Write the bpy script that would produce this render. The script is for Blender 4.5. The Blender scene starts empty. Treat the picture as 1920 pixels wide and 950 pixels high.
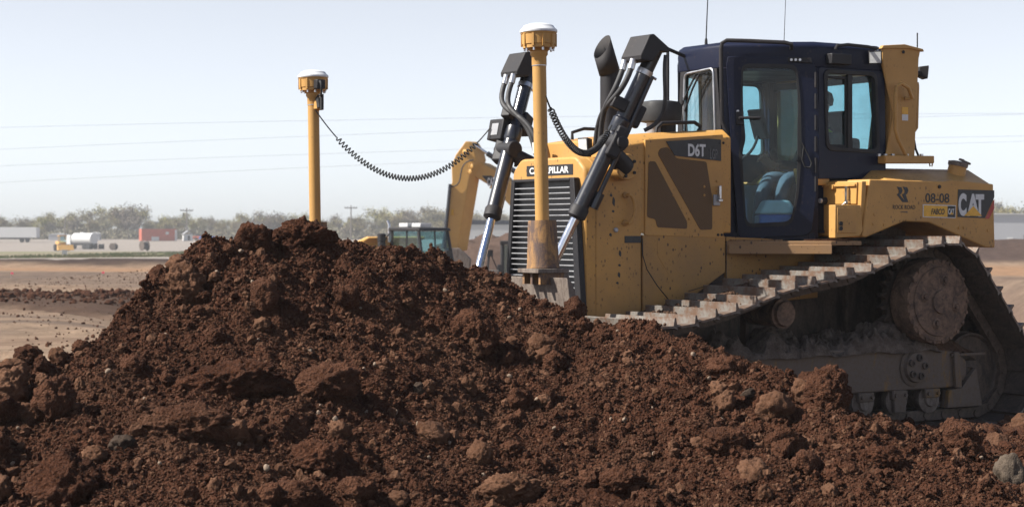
import bpy, bmesh, math, random
import numpy as np
from mathutils import Vector, Matrix, noise as mnoise
R = math.radians
random.seed(7)
rng = np.random.default_rng(11)
scene = bpy.context.scene
C = scene.collection

# ------------------------------------------------------------------ camera, sky, sun, exposure
EYE = 1.63                                     # eye height above the ground the machine stands on
cam = bpy.data.cameras.new('camera'); cam_o = bpy.data.objects.new('camera', cam); C.objects.link(cam_o)
cam_o.location = (0, 0, EYE); cam_o.rotation_euler = (R(90), 0, 0)
cam.lens = 67.5; cam.sensor_width = 36; cam.shift_y = -45/1920
cam.clip_start = .1; cam.clip_end = 6000
cam.dof.use_dof = True; cam.dof.focus_distance = 12.6; cam.dof.aperture_fstop = 5.6
scene.camera = cam_o
SUN_EL = R(45); SUN_AZ = R(-9)                 # sun to the left, a little on the camera's side
SUN_DIR = Vector((-math.cos(SUN_AZ)*math.cos(SUN_EL), math.sin(SUN_AZ)*math.cos(SUN_EL), math.sin(SUN_EL)))
world = bpy.data.worlds.new('World'); scene.world = world; world.use_nodes = True
wn = world.node_tree.nodes; wl = world.node_tree.links
sky = wn.new('ShaderNodeTexSky'); sky.sky_type = 'NISHITA'; sky.sun_disc = False
sky.sun_elevation = SUN_EL; sky.sun_rotation = math.atan2(SUN_DIR.x, SUN_DIR.y)
sky.air_density = .5; sky.dust_density = .55; sky.ozone_density = 1.5; sky.altitude = 0
veil = wn.new('ShaderNodeHueSaturation'); # thin haze: white low down, clear blue overhead
tc = wn.new('ShaderNodeTexCoord'); sx = wn.new('ShaderNodeSeparateXYZ'); wl.new(tc.outputs['Generated'], sx.inputs[0])
mr = wn.new('ShaderNodeMapRange'); mr.interpolation_type = 'SMOOTHSTEP'; mr.inputs[1].default_value = .12; mr.inputs[2].default_value = .75; mr.inputs[3].default_value = .30; mr.inputs[4].default_value = 1.0
wl.new(sx.outputs['Z'], mr.inputs[0]); wl.new(mr.outputs[0], veil.inputs['Saturation'])
wl.new(sky.outputs[0], veil.inputs['Color']); wl.new(veil.outputs[0], wn['Background'].inputs[0]); wn['Background'].inputs[1].default_value = .098
sun = bpy.data.lights.new('sun', 'SUN'); sun.energy = 5.0; sun.angle = R(.53); sun.color = (1, .95, .87)
sun_o = bpy.data.objects.new('sun', sun); C.objects.link(sun_o)
sun_o.rotation_euler = (-SUN_DIR).to_track_quat('-Z', 'Y').to_euler()
scene.view_settings.view_transform = 'Standard'; scene.view_settings.look = 'None'
scene.view_settings.exposure = .93; scene.view_settings.gamma = 1
scene.view_settings.use_curve_mapping = False

# ------------------------------------------------------------------ materials
MATS = {}
def nodes_of(name):
    m = bpy.data.materials.new(name); m.use_nodes = True
    MATS[name] = m
    nt = m.node_tree
    return m, nt.nodes, nt.links, nt.nodes['Principled BSDF']
def noise_tex(n, l, scale, detail=4, rough=.55, vec=None, dist=0):
    t = n.new('ShaderNodeTexNoise'); t.inputs['Scale'].default_value = scale
    t.inputs['Detail'].default_value = detail; t.inputs['Roughness'].default_value = rough
    t.inputs['Distortion'].default_value = dist
    if vec is not None: l.new(vec, t.inputs['Vector'])
    return t
def ramp(n, l, fac, stops, interp='LINEAR'):
    r = n.new('ShaderNodeValToRGB'); r.color_ramp.interpolation = interp
    e = r.color_ramp.elements
    while len(e) < len(stops): e.new(.5)
    for i, (p, c) in enumerate(stops):
        e[i].position = p
        e[i].color = (c, c, c, 1) if isinstance(c, (int, float)) else (*c, 1)
    l.new(fac, r.inputs[0]); return r
def mixc(n, l, fac, a, b, mode='MIX'):
    m = n.new('ShaderNodeMix'); m.data_type = 'RGBA'; m.blend_type = mode
    for sock, v in ((m.inputs[0], fac), (m.inputs[6], a), (m.inputs[7], b)):
        if isinstance(v, (int, float)): sock.default_value = v
        elif isinstance(v, tuple): sock.default_value = (*v, 1)
        else: l.new(v, sock)
    return m.outputs[2]
def objco(n):
    return n.new('ShaderNodeTexCoord').outputs['Object']
def geopos(n):
    return n.new('ShaderNodeNewGeometry').outputs['Position']
def plain(name, col, rough=.6, metal=0, spec=.5, var=.25, scale=6, bump=0, bscale=40, coat=0):
    m, n, l, b = nodes_of(name)
    co = objco(n)
    t = noise_tex(n, l, scale, 5, .6, co)
    lo = tuple(c*(1-var) for c in col); hi = tuple(min(1, c*(1+var)) for c in col)
    r = ramp(n, l, t.outputs[0], [(.3, lo), (.7, hi)])
    l.new(r.outputs[0], b.inputs['Base Color'])
    b.inputs['Roughness'].default_value = rough; b.inputs['Metallic'].default_value = metal
    b.inputs['Specular IOR Level'].default_value = spec; b.inputs['Coat Weight'].default_value = coat
    rr = ramp(n, l, noise_tex(n, l, scale*2.3, 4, .6, co).outputs[0], [(.3, max(0, rough-.1)), (.7, min(1, rough+.12))])
    l.new(rr.outputs[0], b.inputs['Roughness'])
    if bump:
        bt = noise_tex(n, l, bscale, 5, .6, co); bp = n.new('ShaderNodeBump')
        bp.inputs['Strength'].default_value = bump; bp.inputs['Distance'].default_value = .02
        l.new(bt.outputs[0], bp.inputs['Height']); l.new(bp.outputs[0], b.inputs['Normal'])
    return m
def paint(name, col, dust=(.23, .15, .09), dust_amt=.35, speck=.5, rough=.42, chip=(.05, .035, .03), spec=.35, coat=0):
    """painted steel: thin dust film, mud spatter, faint scratches"""
    m, n, l, b = nodes_of(name)
    co = objco(n)
    big = noise_tex(n, l, 1.7, 6, .62, co); fine = noise_tex(n, l, 9, 6, .7, co)
    c0 = mixc(n, l, ramp(n, l, fine.outputs[0], [(.35, 0), (.75, .28)]).outputs[0], col, tuple(x*.78 for x in col))
    film = ramp(n, l, big.outputs[0], [(.36, 0), (.66, dust_amt)])
    c1 = mixc(n, l, film.outputs[0], c0, dust)
    # spatter: sparse stretched blots
    mp = n.new('ShaderNodeMapping'); mp.inputs['Scale'].default_value = (1, 1, .62); l.new(co, mp.inputs[0])
    v = n.new('ShaderNodeTexVoronoi'); v.inputs['Scale'].default_value = 26; l.new(mp.outputs[0], v.inputs['Vector'])
    spot = ramp(n, l, v.outputs['Distance'], [(.17, 1), (.24, 0)])
    gate = ramp(n, l, noise_tex(n, l, 3.1, 3, .6, co).outputs[0], [(.46, 0), (.56, 1)])
    mul = n.new('ShaderNodeMath'); mul.operation = 'MULTIPLY'; l.new(spot.outputs[0], mul.inputs[0]); l.new(gate.outputs[0], mul.inputs[1])
    mul2 = n.new('ShaderNodeMath'); mul2.operation = 'MULTIPLY'; l.new(mul.outputs[0], mul2.inputs[0]); mul2.inputs[1].default_value = speck
    v2 = n.new('ShaderNodeTexNoise'); v2.inputs['Scale'].default_value = 70; v2.inputs['Detail'].default_value = 3; l.new(mp.outputs[0], v2.inputs['Vector'])
    sp2 = ramp(n, l, v2.outputs[0], [(.66, 0), (.70, speck*.8)])
    c2 = mixc(n, l, mul2.outputs[0], c1, chip)
    c3 = mixc(n, l, sp2.outputs[0], c2, chip)
    l.new(c3, b.inputs['Base Color'])
    rr = ramp(n, l, big.outputs[0], [(.35, rough), (.75, min(1, rough+.3))]); l.new(rr.outputs[0], b.inputs['Roughness'])
    b.inputs['Specular IOR Level'].default_value = spec; b.inputs['Coat Weight'].default_value = coat; b.inputs['Coat Roughness'].default_value = .12
    bp = n.new('ShaderNodeBump'); bp.inputs['Strength'].default_value = .06; bp.inputs['Distance'].default_value = .01
    l.new(noise_tex(n, l, 5, 3, .5, co).outputs[0], bp.inputs['Height']); l.new(bp.outputs[0], b.inputs['Normal'])
    return m
YEL = (.55, .288, .070)
paint('yellow', YEL, dust=(.27, .165, .085), dust_amt=.5, speck=.6)
paint('yellow_lower', (.46, .24, .06), dust_amt=.6, speck=.9, rough=.5)
paint('yellow_dirty', (.30, .17, .075), dust_amt=.8, speck=.9, rough=.6)
paint('yellow_clean', (.50, .272, .075), dust_amt=.15, speck=.25)
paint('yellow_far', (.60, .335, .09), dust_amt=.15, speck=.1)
paint('navy', (.007, .011, .030), dust=(.06, .045, .04), dust_amt=.10, speck=.25, rough=.26, chip=(.08, .06, .05), spec=.18)
paint('black_paint', (.007, .009, .016), dust=(.08, .06, .045), dust_amt=.10, speck=.3, rough=.22, chip=(.09, .07, .055), spec=.5, coat=.5)
paint('satin_black', (.012, .012, .015), dust=(.07, .055, .045), dust_amt=.22, speck=.3, rough=.5, chip=(.08, .06, .05))
plain('rubber', (.018, .018, .019), .7, var=.3)
plain('hose', (.035, .034, .035), .6, var=.35)
plain('chrome', (.80, .82, .86), .12, 1, var=.03)
plain('clamp_steel', (.55, .55, .56), .35, 1, var=.1)
plain('white_plastic', (.62, .63, .64), .4, var=.04)
plain('white_paint', (.55, .55, .54), .5, var=.06)
plain('decal_white', (.62, .62, .61), .5, var=.10, scale=30)
plain('decal_black', (.014, .014, .016), .45, var=.3, scale=20)
plain('decal_yellow', (.72, .38, .03), .45, var=.15, scale=20)
plain('decal_red', (.42, .05, .035), .45, var=.1)
plain('decal_grey', (.13, .13, .13), .5, var=.1)
plain('lamp_lens', (.55, .56, .55), .15, var=.15, scale=30)
plain('denim', (.085, .115, .16), .9, var=.25, bump=.2, bscale=200)
plain('vest_dark', (.06, .07, .06), .9, var=.3)
plain('vest_lime', (.45, .60, .05), .8, var=.1)
plain('skin', (.42, .24, .17), .55, var=.1)
plain('hair', (.05, .035, .025), .8, var=.3)
plain('seat_cloth', (.03, .03, .033), .9, var=.3)
plain('blue_plastic', (.03, .12, .42), .4, var=.1)
plain('pale_plastic', (.62, .64, .66), .45, var=.06)
plain('grey_metal', (.34, .34, .35), .5, .3, var=.2)
def steel_shoe():
    m, n, l, b = nodes_of('shoe_steel'); co = objco(n)
    a = noise_tex(n, l, 7, 6, .65, co); f = noise_tex(n, l, 45, 5, .7, co)
    c = mixc(n, l, ramp(n, l, f.outputs[0], [(.3, 0), (.7, 1)]).outputs[0], (.145, .13, .113), (.24, .222, .198))
    c = mixc(n, l, ramp(n, l, a.outputs[0], [(.40, 0), (.56, .95)]).outputs[0], c, (.14, .08, .050))
    l.new(c, b.inputs['Base Color']); b.inputs['Metallic'].default_value = .25; b.inputs['Roughness'].default_value = .55
    bp = n.new('ShaderNodeBump'); bp.inputs['Strength'].default_value = .25; bp.inputs['Distance'].default_value = .01
    l.new(f.outputs[0], bp.inputs['Height']); l.new(bp.outputs[0], b.inputs['Normal'])
steel_shoe()
def rusty(name, base, rust, lo=.42, hi=.6, scale=9, rough=.75, vstretch=.35):
    m, n, l, b = nodes_of(name); co = objco(n)
    mp = n.new('ShaderNodeMapping'); mp.inputs['Scale'].default_value = (1, 1, vstretch); l.new(co, mp.inputs[0])
    a = noise_tex(n, l, scale, 8, .72, mp.outputs[0], .6); f = noise_tex(n, l, scale*7, 5, .7, co)
    c = mixc(n, l, ramp(n, l, a.outputs[0], [(lo, 0), (hi, 1)]).outputs[0], base, rust)
    c = mixc(n, l, ramp(n, l, f.outputs[0], [(.45, 0), (.75, .6)]).outputs[0], c, tuple(x*.45 for x in rust))
    l.new(c, b.inputs['Base Color']); b.inputs['Roughness'].default_value = rough
    bp = n.new('ShaderNodeBump'); bp.inputs['Strength'].default_value = .3; bp.inputs['Distance'].default_value = .01
    l.new(f.outputs[0], bp.inputs['Height']); l.new(bp.outputs[0], b.inputs['Normal'])
rusty('rust_yellow', (.36, .19, .065), (.10, .062, .05), .4, .58, 12)
rusty('worn_steel', (.20, .16, .13), (.085, .06, .048), .45, .65, 14)
rusty('under_steel', (.12, .085, .062), (.042, .032, .026), .42, .6, 6)
rusty('frame_paint', (.125, .095, .075), (.22, .12, .035), .57, .64, 5)
rusty('drive_mud', (.23, .145, .095), (.075, .05, .038), .4, .62, 10, .9, 1)
def soil(name, dark, light, scale, bump, speck=True, bdist=.03, dry=None):
    m, n, l, b = nodes_of(name); co = geopos(n)
    a = noise_tex(n, l, scale, 6, .65, co); f = noise_tex(n, l, scale*9, 6, .75, co)
    c = mixc(n, l, ramp(n, l, a.outputs[0], [(.36, 0), (.66, 1)]).outputs[0], dark, light)
    if dry:
        d = noise_tex(n, l, scale*.35, 4, .6, co)
        c = mixc(n, l, ramp(n, l, d.outputs[0], [(.5, 0), (.68, .8)]).outputs[0], c, dry)
    c = mixc(n, l, ramp(n, l, f.outputs[0], [(.35, .45), (.6, 0)]).outputs[0], c, tuple(x*.5 for x in dark))
    if speck:
        v = n.new('ShaderNodeTexVoronoi'); v.inputs['Scale'].default_value = 75; l.new(co, v.inputs['Vector'])
        s = ramp(n, l, v.outputs['Distance'], [(.12, 1), (.2, 0)])
        g = ramp(n, l, v.outputs['Color'], [(.80, 0), (.86, 1)])
        mm = n.new('ShaderNodeMath'); mm.operation = 'MULTIPLY'; l.new(s.outputs[0], mm.inputs[0]); l.new(g.outputs[0], mm.inputs[1])
        c = mixc(n, l, mm.outputs[0], c, (.24, .155, .10))
    l.new(c, b.inputs['Base Color']); b.inputs['Roughness'].default_value = .95; b.inputs['Specular IOR Level'].default_value = .12
    b1 = n.new('ShaderNodeBump'); b1.inputs['Strength'].default_value = bump; b1.inputs['Distance'].default_value = bdist
    v3 = n.new('ShaderNodeTexVoronoi'); v3.inputs['Scale'].default_value = scale*13; v3.feature = 'SMOOTH_F1'; l.new(co, v3.inputs['Vector'])
    ad = n.new('ShaderNodeMath'); ad.operation = 'SUBTRACT'; l.new(f.outputs[0], ad.inputs[0]); l.new(v3.outputs['Distance'], ad.inputs[1])
    l.new(ad.outputs[0], b1.inputs['Height']); l.new(b1.outputs[0], b.inputs['Normal'])
    return m
soil('soil', (0.04769, 0.0181, 0.009124), (0.1097, 0.04499, 0.02436), 5, 1.0, bdist=.028, dry=(.118, .058, .034))
soil('soil_clod', (0.05247, 0.02089, 0.01089), (0.1231, 0.05464, 0.0311), 7, .9, bdist=.022)
soil('soil_dusty', (0.0672, 0.03128, 0.01716), (0.144, 0.0736, 0.04312), 6, .6, bdist=.012)
soil('soil_dark', (0.03744, 0.0155, 0.00864), (0.0884, 0.037, 0.02112), 6, .6, bdist=.012)
soil('mud', (.105, .080, .063), (.27, .215, .175), 9, .8, speck=False)
soil('soil_track', (0.088, 0.0496, 0.032), (0.168, 0.1, 0.064), 9, .7, speck=False)
soil('rock_grey', (0.032, 0.02131, 0.01523), (0.0672, 0.04736, 0.03482), 9, .5, speck=False, bdist=.01)
soil('rock_tan', (.06, .045, .033), (.125, .097, .073), 9, .5, speck=False, bdist=.01)
plain('pebble', (.19, .135, .092), .8, var=.35, scale=25)
def glass(name, tint, refl=1.0, ior=1.22, dens=1):
    m = bpy.data.materials.new(name); m.use_nodes = True; MATS[name] = m
    n = m.node_tree.nodes; l = m.node_tree.links; n.remove(n['Principled BSDF'])
    t = n.new('ShaderNodeBsdfTransparent'); t.inputs[0].default_value = (*tint, 1)
    g = n.new('ShaderNodeBsdfGlossy'); g.inputs['Roughness'].default_value = .03; g.inputs['Color'].default_value = (.9, .95, 1, 1)
    f = n.new('ShaderNodeFresnel'); f.inputs[0].default_value = ior
    ge = n.new('ShaderNodeNewGeometry'); iv = n.new('ShaderNodeMath'); iv.operation = 'SUBTRACT'; iv.inputs[0].default_value = 1; l.new(ge.outputs['Backfacing'], iv.inputs[1])
    mu = n.new('ShaderNodeMath'); mu.operation = 'MULTIPLY'; l.new(f.outputs[0], mu.inputs[0]); l.new(iv.outputs[0], mu.inputs[1])   # the pane reflects at its outer face only
    mx = n.new('ShaderNodeMixShader'); l.new(mu.outputs[0], mx.inputs[0]); l.new(t.outputs[0], mx.inputs[1]); l.new(g.outputs[0], mx.inputs[2])
    df = n.new('ShaderNodeBsdfDiffuse'); df.inputs[0].default_value = (.30, .24, .18, 1)                # dust film on the pane
    du = ramp(n, l, noise_tex(n, l, 3.5, 6, .65, objco(n)).outputs[0], [(.38, .01), (.72, .09)])
    m2 = n.new('ShaderNodeMixShader'); l.new(du.outputs[0], m2.inputs[0]); l.new(mx.outputs[0], m2.inputs[1]); l.new(df.outputs[0], m2.inputs[2])
    l.new(m2.outputs[0], n['Material Output'].inputs['Surface'])
glass('cab_glass', (.72, .88, .91), ior=1.38)
glass('clear_glass', (.93, .965, .97), ior=1.35)

# ------------------------------------------------------------------ mesh helpers
class MB:
    def __init__(s): s.v = []; s.f = []
    def add(s, vs, fs):
        o = len(s.v); s.v += [tuple(p) for p in vs]; s.f += [tuple(i+o for i in f) for f in fs]; return s
    def box(s, x0, x1, y0, y1, z0, z1, rot=None, at=(0, 0, 0)):
        vs = [Vector((x, y, z)) for x in (x0, x1) for y in (y0, y1) for z in (z0, z1)]
        if rot is not None: vs = [rot @ p for p in vs]
        vs = [p+Vector(at) for p in vs]
        return s.add(vs, [(0, 1, 3, 2), (4, 6, 7, 5), (0, 4, 5, 1), (2, 3, 7, 6), (0, 2, 6, 4), (1, 5, 7, 3)])
    def prism(s, pts, lo, hi, axis='y', pts2=None):
        """outline pts (2-D) swept along axis; y: pts are (x,z); x: (y,z); z: (x,y); pts2 = outline at hi"""
        f = {'y': lambda a, b, t: (a, t, b), 'x': lambda a, b, t: (t, a, b), 'z': lambda a, b, t: (a, b, t)}[axis]
        n = len(pts); q = pts2 or pts
        vs = [f(a, b, lo) for a, b in pts]+[f(a, b, hi) for a, b in q]
        fs = [tuple(range(n)), tuple(range(2*n-1, n-1, -1))]+[(i, n+i, n+(i+1) % n, (i+1) % n) for i in range(n)]
        return s.add(vs, fs)
    def tube(s, pts, r, n=10, cap=True, r_list=None):
        pts = [Vector(p) for p in pts]; k = len(pts); o = len(s.v); up = None
        for i, p in enumerate(pts):
            d = (pts[min(i+1, k-1)]-pts[max(i-1, 0)]).normalized()
            if up is None:
                up = Vector((0, 0, 1)) if abs(d.z) < .9 else Vector((1, 0, 0))
            a = d.cross(up).normalized(); b = a.cross(d).normalized(); up = b
            rr = r_list[i] if r_list else r
            for j in range(n):
                t = 2*math.pi*j/n; s.v.append(tuple(p+a*rr*math.cos(t)+b*rr*math.sin(t)))
        for i in range(k-1):
            for j in range(n):
                s.f.append((o+i*n+j, o+i*n+(j+1) % n, o+(i+1)*n+(j+1) % n, o+(i+1)*n+j))
        if cap:
            s.f.append(tuple(o+j for j in range(n-1, -1, -1))); s.f.append(tuple(o+(k-1)*n+j for j in range(n)))
        return s
    def cyl(s, p0, p1, r0, r1=None, n=20): return s.tube([p0, p1], r0, n, r_list=[r0, r0 if r1 is None else r1])
    def lathe(s, prof, p, axis, n=28):
        """profile [(r, t)] about axis through p"""
        p = Vector(p); ax = Vector(axis).normalized()
        return s.tube_prof([(p+ax*t, r) for r, t in prof], ax, n)
    def tube_prof(s, pr, ax, n):
        u = Vector((0, 0, 1)) if abs(ax.z) < .9 else Vector((1, 0, 0))
        a = ax.cross(u).normalized(); b = a.cross(ax).normalized(); o = len(s.v)
        for q, r in pr:
            for j in range(n):
                t = 2*math.pi*j/n; s.v.append(tuple(q+a*r*math.cos(t)+b*r*math.sin(t)))
        for i in range(len(pr)-1):
            for j in range(n): s.f.append((o+i*n+j, o+i*n+(j+1) % n, o+(i+1)*n+(j+1) % n, o+(i+1)*n+j))
        s.f.append(tuple(o+j for j in range(n-1, -1, -1))); s.f.append(tuple(o+(len(pr)-1)*n+j for j in range(n)))
        return s
    def quad_panel(s, c4, th, nrm):
        """a plate with four or more corners c4 (3-D) and thickness th along -nrm"""
        nrm = Vector(nrm).normalized(); k = len(c4); c4 = [Vector(c) for c in c4]
        vs = c4+[c-nrm*th for c in c4]
        return s.add(vs, [tuple(range(k)), tuple(range(2*k-1, k-1, -1))]+[(i, k+i, k+(i+1) % k, (i+1) % k) for i in range(k)])
    def mesh(s, name, mat, angle=35, smooth=True):
        me = bpy.data.meshes.new(name); me.from_pydata(s.v, [], s.f)
        bm = bmesh.new(); bm.from_mesh(me); bmesh.ops.recalc_face_normals(bm, faces=bm.faces); bm.to_mesh(me); bm.free()
        if mat: me.materials.append(MATS[mat])
        if smooth:
            me.polygons.foreach_set('use_smooth', [True]*len(me.polygons)); me.set_sharp_from_angle(angle=R(angle))
        return me
    def build(s, name, mat, parent=None, bevel=0, seg=2, angle=35):
        o = bpy.data.objects.new(name, s.mesh(name, mat, angle)); C.objects.link(o)
        if parent is not None: o.parent = parent
        if bevel:
            m = o.modifiers.new('bevel', 'BEVEL'); m.width = bevel; m.segments = seg; m.limit_method = 'ANGLE'; m.angle_limit = R(40)
        return o
def tag(o, label=None, cat=None, group=None, kind=None):
    if label: o['label'] = label
    if cat: o['category'] = cat
    if group: o['group'] = group
    if kind: o['kind'] = kind
    return o
def empty(name, loc=(0, 0, 0), rz=0, label=None, cat=None, group=None):
    o = bpy.data.objects.new(name, None); C.objects.link(o); o.location = loc; o.rotation_euler = (0, 0, rz); o.empty_display_size = .2
    return tag(o, label, cat, group)
def copy_tree(o, parent=None):
    c = o.copy(); C.objects.link(c); c.parent = parent
    for ch in o.children: copy_tree(ch, c)
    return c
def bez(p0, p1, p2, p3, n=16):
    p0, p1, p2, p3 = map(Vector, (p0, p1, p2, p3)); out = []
    for i in range(n+1):
        t = i/n; u = 1-t; out.append(p0*u**3+p1*3*u*u*t+p2*3*u*t*t+p3*t**3)
    return out
def rounded(pts, r, n=5):
    """round the corners of a 2-D outline"""
    out = []; k = len(pts)
    for i in range(k):
        p = Vector(pts[i]); a = Vector(pts[i-1])-p; b = Vector(pts[(i+1) % k])-p
        rr = min(r, a.length*.45, b.length*.45); a0 = p+a.normalized()*rr; b0 = p+b.normalized()*rr
        for j in range(n+1):
            t = j/n; q = a0*(1-t)**2+p*2*t*(1-t)+b0*t*t; out.append((q.x, q.y))
    return out
def text_mesh(txt, name, mat, org, right, up, w, h, depth=.0025, bold=.0, shear=0):
    cu = bpy.data.curves.new(name, 'FONT'); cu.body = txt; cu.size = 1; cu.extrude = .01; cu.offset = bold; cu.shear = shear; cu.resolution_u = 4
    o = bpy.data.objects.new(name+'_tmp', cu); C.objects.link(o)
    bpy.context.view_layer.update()
    me = bpy.data.meshes.new_from_object(o.evaluated_get(bpy.context.evaluated_depsgraph_get()))
    bpy.data.objects.remove(o); bpy.data.curves.remove(cu)
    k = len(me.vertices); co = np.empty(k*3); me.vertices.foreach_get('co', co); co = co.reshape(-1, 3)
    mn, mx = co.min(0), co.max(0)
    rt, u = Vector(right).normalized(), Vector(up).normalized(); nr = rt.cross(u)
    q = (co-mn)/(mx-mn)
    P = np.array(org)[None]+q[:, :1]*w*np.array(rt)[None]+q[:, 1:2]*h*np.array(u)[None]+(q[:, 2:3])*depth*np.array(nr)[None]
    me.vertices.foreach_set('co', P.ravel()); me.materials.clear(); me.materials.append(MATS[mat]); me.update(); me.name = name
    ob = bpy.data.objects.new(name, me); C.objects.link(ob); return ob
# ------------------------------------------------------------------ numpy noise
def hash2(ix, iy, k):
    h = (ix.astype(np.int64)*374761393+iy.astype(np.int64)*668265263+k*974711) & 0xffffffff
    h = ((h ^ (h >> 13))*1274126177) & 0xffffffff
    h = ((h ^ (h >> 16))*2246822519) & 0xffffffff
    return ((h ^ (h >> 15)) & 0xffffff)/float(0xffffff)
def vnoise(x, y, k=0):
    ix, iy = np.floor(x), np.floor(y); fx, fy = x-ix, y-iy
    ux, uy = fx*fx*(3-2*fx), fy*fy*(3-2*fy)
    a, b, c, d = hash2(ix, iy, k), hash2(ix+1, iy, k), hash2(ix, iy+1, k), hash2(ix+1, iy+1, k)
    return (a*(1-ux)+b*ux)*(1-uy)+(c*(1-ux)+d*ux)*uy-.5
def fbm(x, y, k=0, oct=4, g=.5):
    s = 0; a = 1
    for i in range(oct): s = s+a*vnoise(x*2**i+i*17.3, y*2**i-i*9.1, k+i); a *= g
    return s
def domes(x, y, cell, k, dens=1., pw=2.):
    """rounded lumps on a jittered grid, random size each: max of hemispheres, in units of cell"""
    x, y = x/cell, y/cell; ix, iy = np.floor(x), np.floor(y); out = np.zeros_like(x)
    for dx in (-1, 0, 1):
        for dy in (-1, 0, 1):
            jx, jy = ix+dx, iy+dy
            r = .25+.5*hash2(jx, jy, k+2)**pw
            on = hash2(jx, jy, k+3) < dens
            d2 = (x-jx-hash2(jx, jy, k))**2+(y-jy-hash2(jx, jy, k+1))**2
            out = np.maximum(out, np.where(on, np.sqrt(np.maximum(0, r*r-d2)), 0))
    return out
def sstep(a, b, x): t = np.clip((x-a)/(b-a), 0, 1); return t*t*(3-2*t)
def grid_mesh(name, X, Y, Z, mat, cols=None):
    ny, nx = X.shape
    me = bpy.data.meshes.new(name)
    me.vertices.add(nx*ny); me.vertices.foreach_set('co', np.stack([X, Y, Z], -1).astype(np.float32).ravel())
    i = np.arange(nx*ny).reshape(ny, nx)
    q = np.stack([i[:-1, :-1], i[:-1, 1:], i[1:, 1:], i[1:, :-1]], -1).reshape(-1, 4)
    me.loops.add(q.size); me.loops.foreach_set('vertex_index', q.ravel().astype(np.int32))
    me.polygons.add(len(q)); me.polygons.foreach_set('loop_start', np.arange(0, q.size, 4, dtype=np.int32))
    me.polygons.foreach_set('use_smooth', np.ones(len(q), dtype=bool))
    me.update(calc_edges=True); me.validate()
    me.materials.append(MATS[mat])
    if cols is not None:
        a = me.color_attributes.new('soil', 'FLOAT_COLOR', 'POINT')
        a.data.foreach_set('color', np.concatenate([cols, np.ones((*cols.shape[:2], 1))], -1).astype(np.float32).ravel())
    o = bpy.data.objects.new(name, me); C.objects.link(o); return o

# ------------------------------------------------------------------ ground: one sheet to the horizon
PY = np.array([-60, 30, 60, 120, 200, 370, 430, 520, 700, 4000.]); PZ = np.array([0, 0, 0, -.4, -1., -2.2, -.95, -.6, -.4, 0.])
def ground_z(X, Y, fine=True):
    X = np.asarray(X, float); Y = np.asarray(Y, float)
    z = np.interp(Y, PY, PZ)
    pit = sstep(-9, -4, X)*sstep(17, 13, X)*sstep(30, 44, Y)*sstep(112, 96, Y)
    z = z-1.75*pit
    wob = 6*fbm(X*.04, Y*.01, 40, 2)
    z = z+.45*np.exp(-((Y-91+wob*.4)/2.0)**2)*sstep(-11, -16, X)                          # dark berm beyond the stripped field
    z = z+.16*np.exp(-((Y-43+wob*.5+.25*(X+8))/3.0)**2)*sstep(-2, -5, X)*(1+.8*fbm(X*1.3, Y*1.3, 3, 3))   # windrow of clods
    z = z+1.25*np.exp(-((Y-95)/5)**2)*sstep(15, 19, X)*(1+.5*fbm(X*.3, Y*.3, 5, 3))        # bank behind the machine
    z = z+3.1*np.exp(-(((X+1.2)/4.2)**2+((Y-88)/6)**2)**1.4)*(1+.25*fbm(X*.8, Y*.8, 9, 3)) # spoil heap in the pit
    if fine:
        near = sstep(140, 60, Y)
        z = z+near*(.05*fbm(X*.5, Y*.5, 1, 4)+.02*fbm(X*2.5, Y*2.5, 2, 3))
        z = z+near*.05*fbm(X*.18, Y*1.1, 25, 4, .6)
        rut = np.sin((Y*.9+.55*X+2.5*fbm(X*.08, Y*.08, 21, 2))*1.1)
        z = z-.085*sstep(.8, 1, rut)*near*sstep(-1, -4, X)+.03*sstep(.55, .75, rut)*sstep(.9, .78, rut)*near*sstep(-1, -4, X)
    return z
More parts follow.
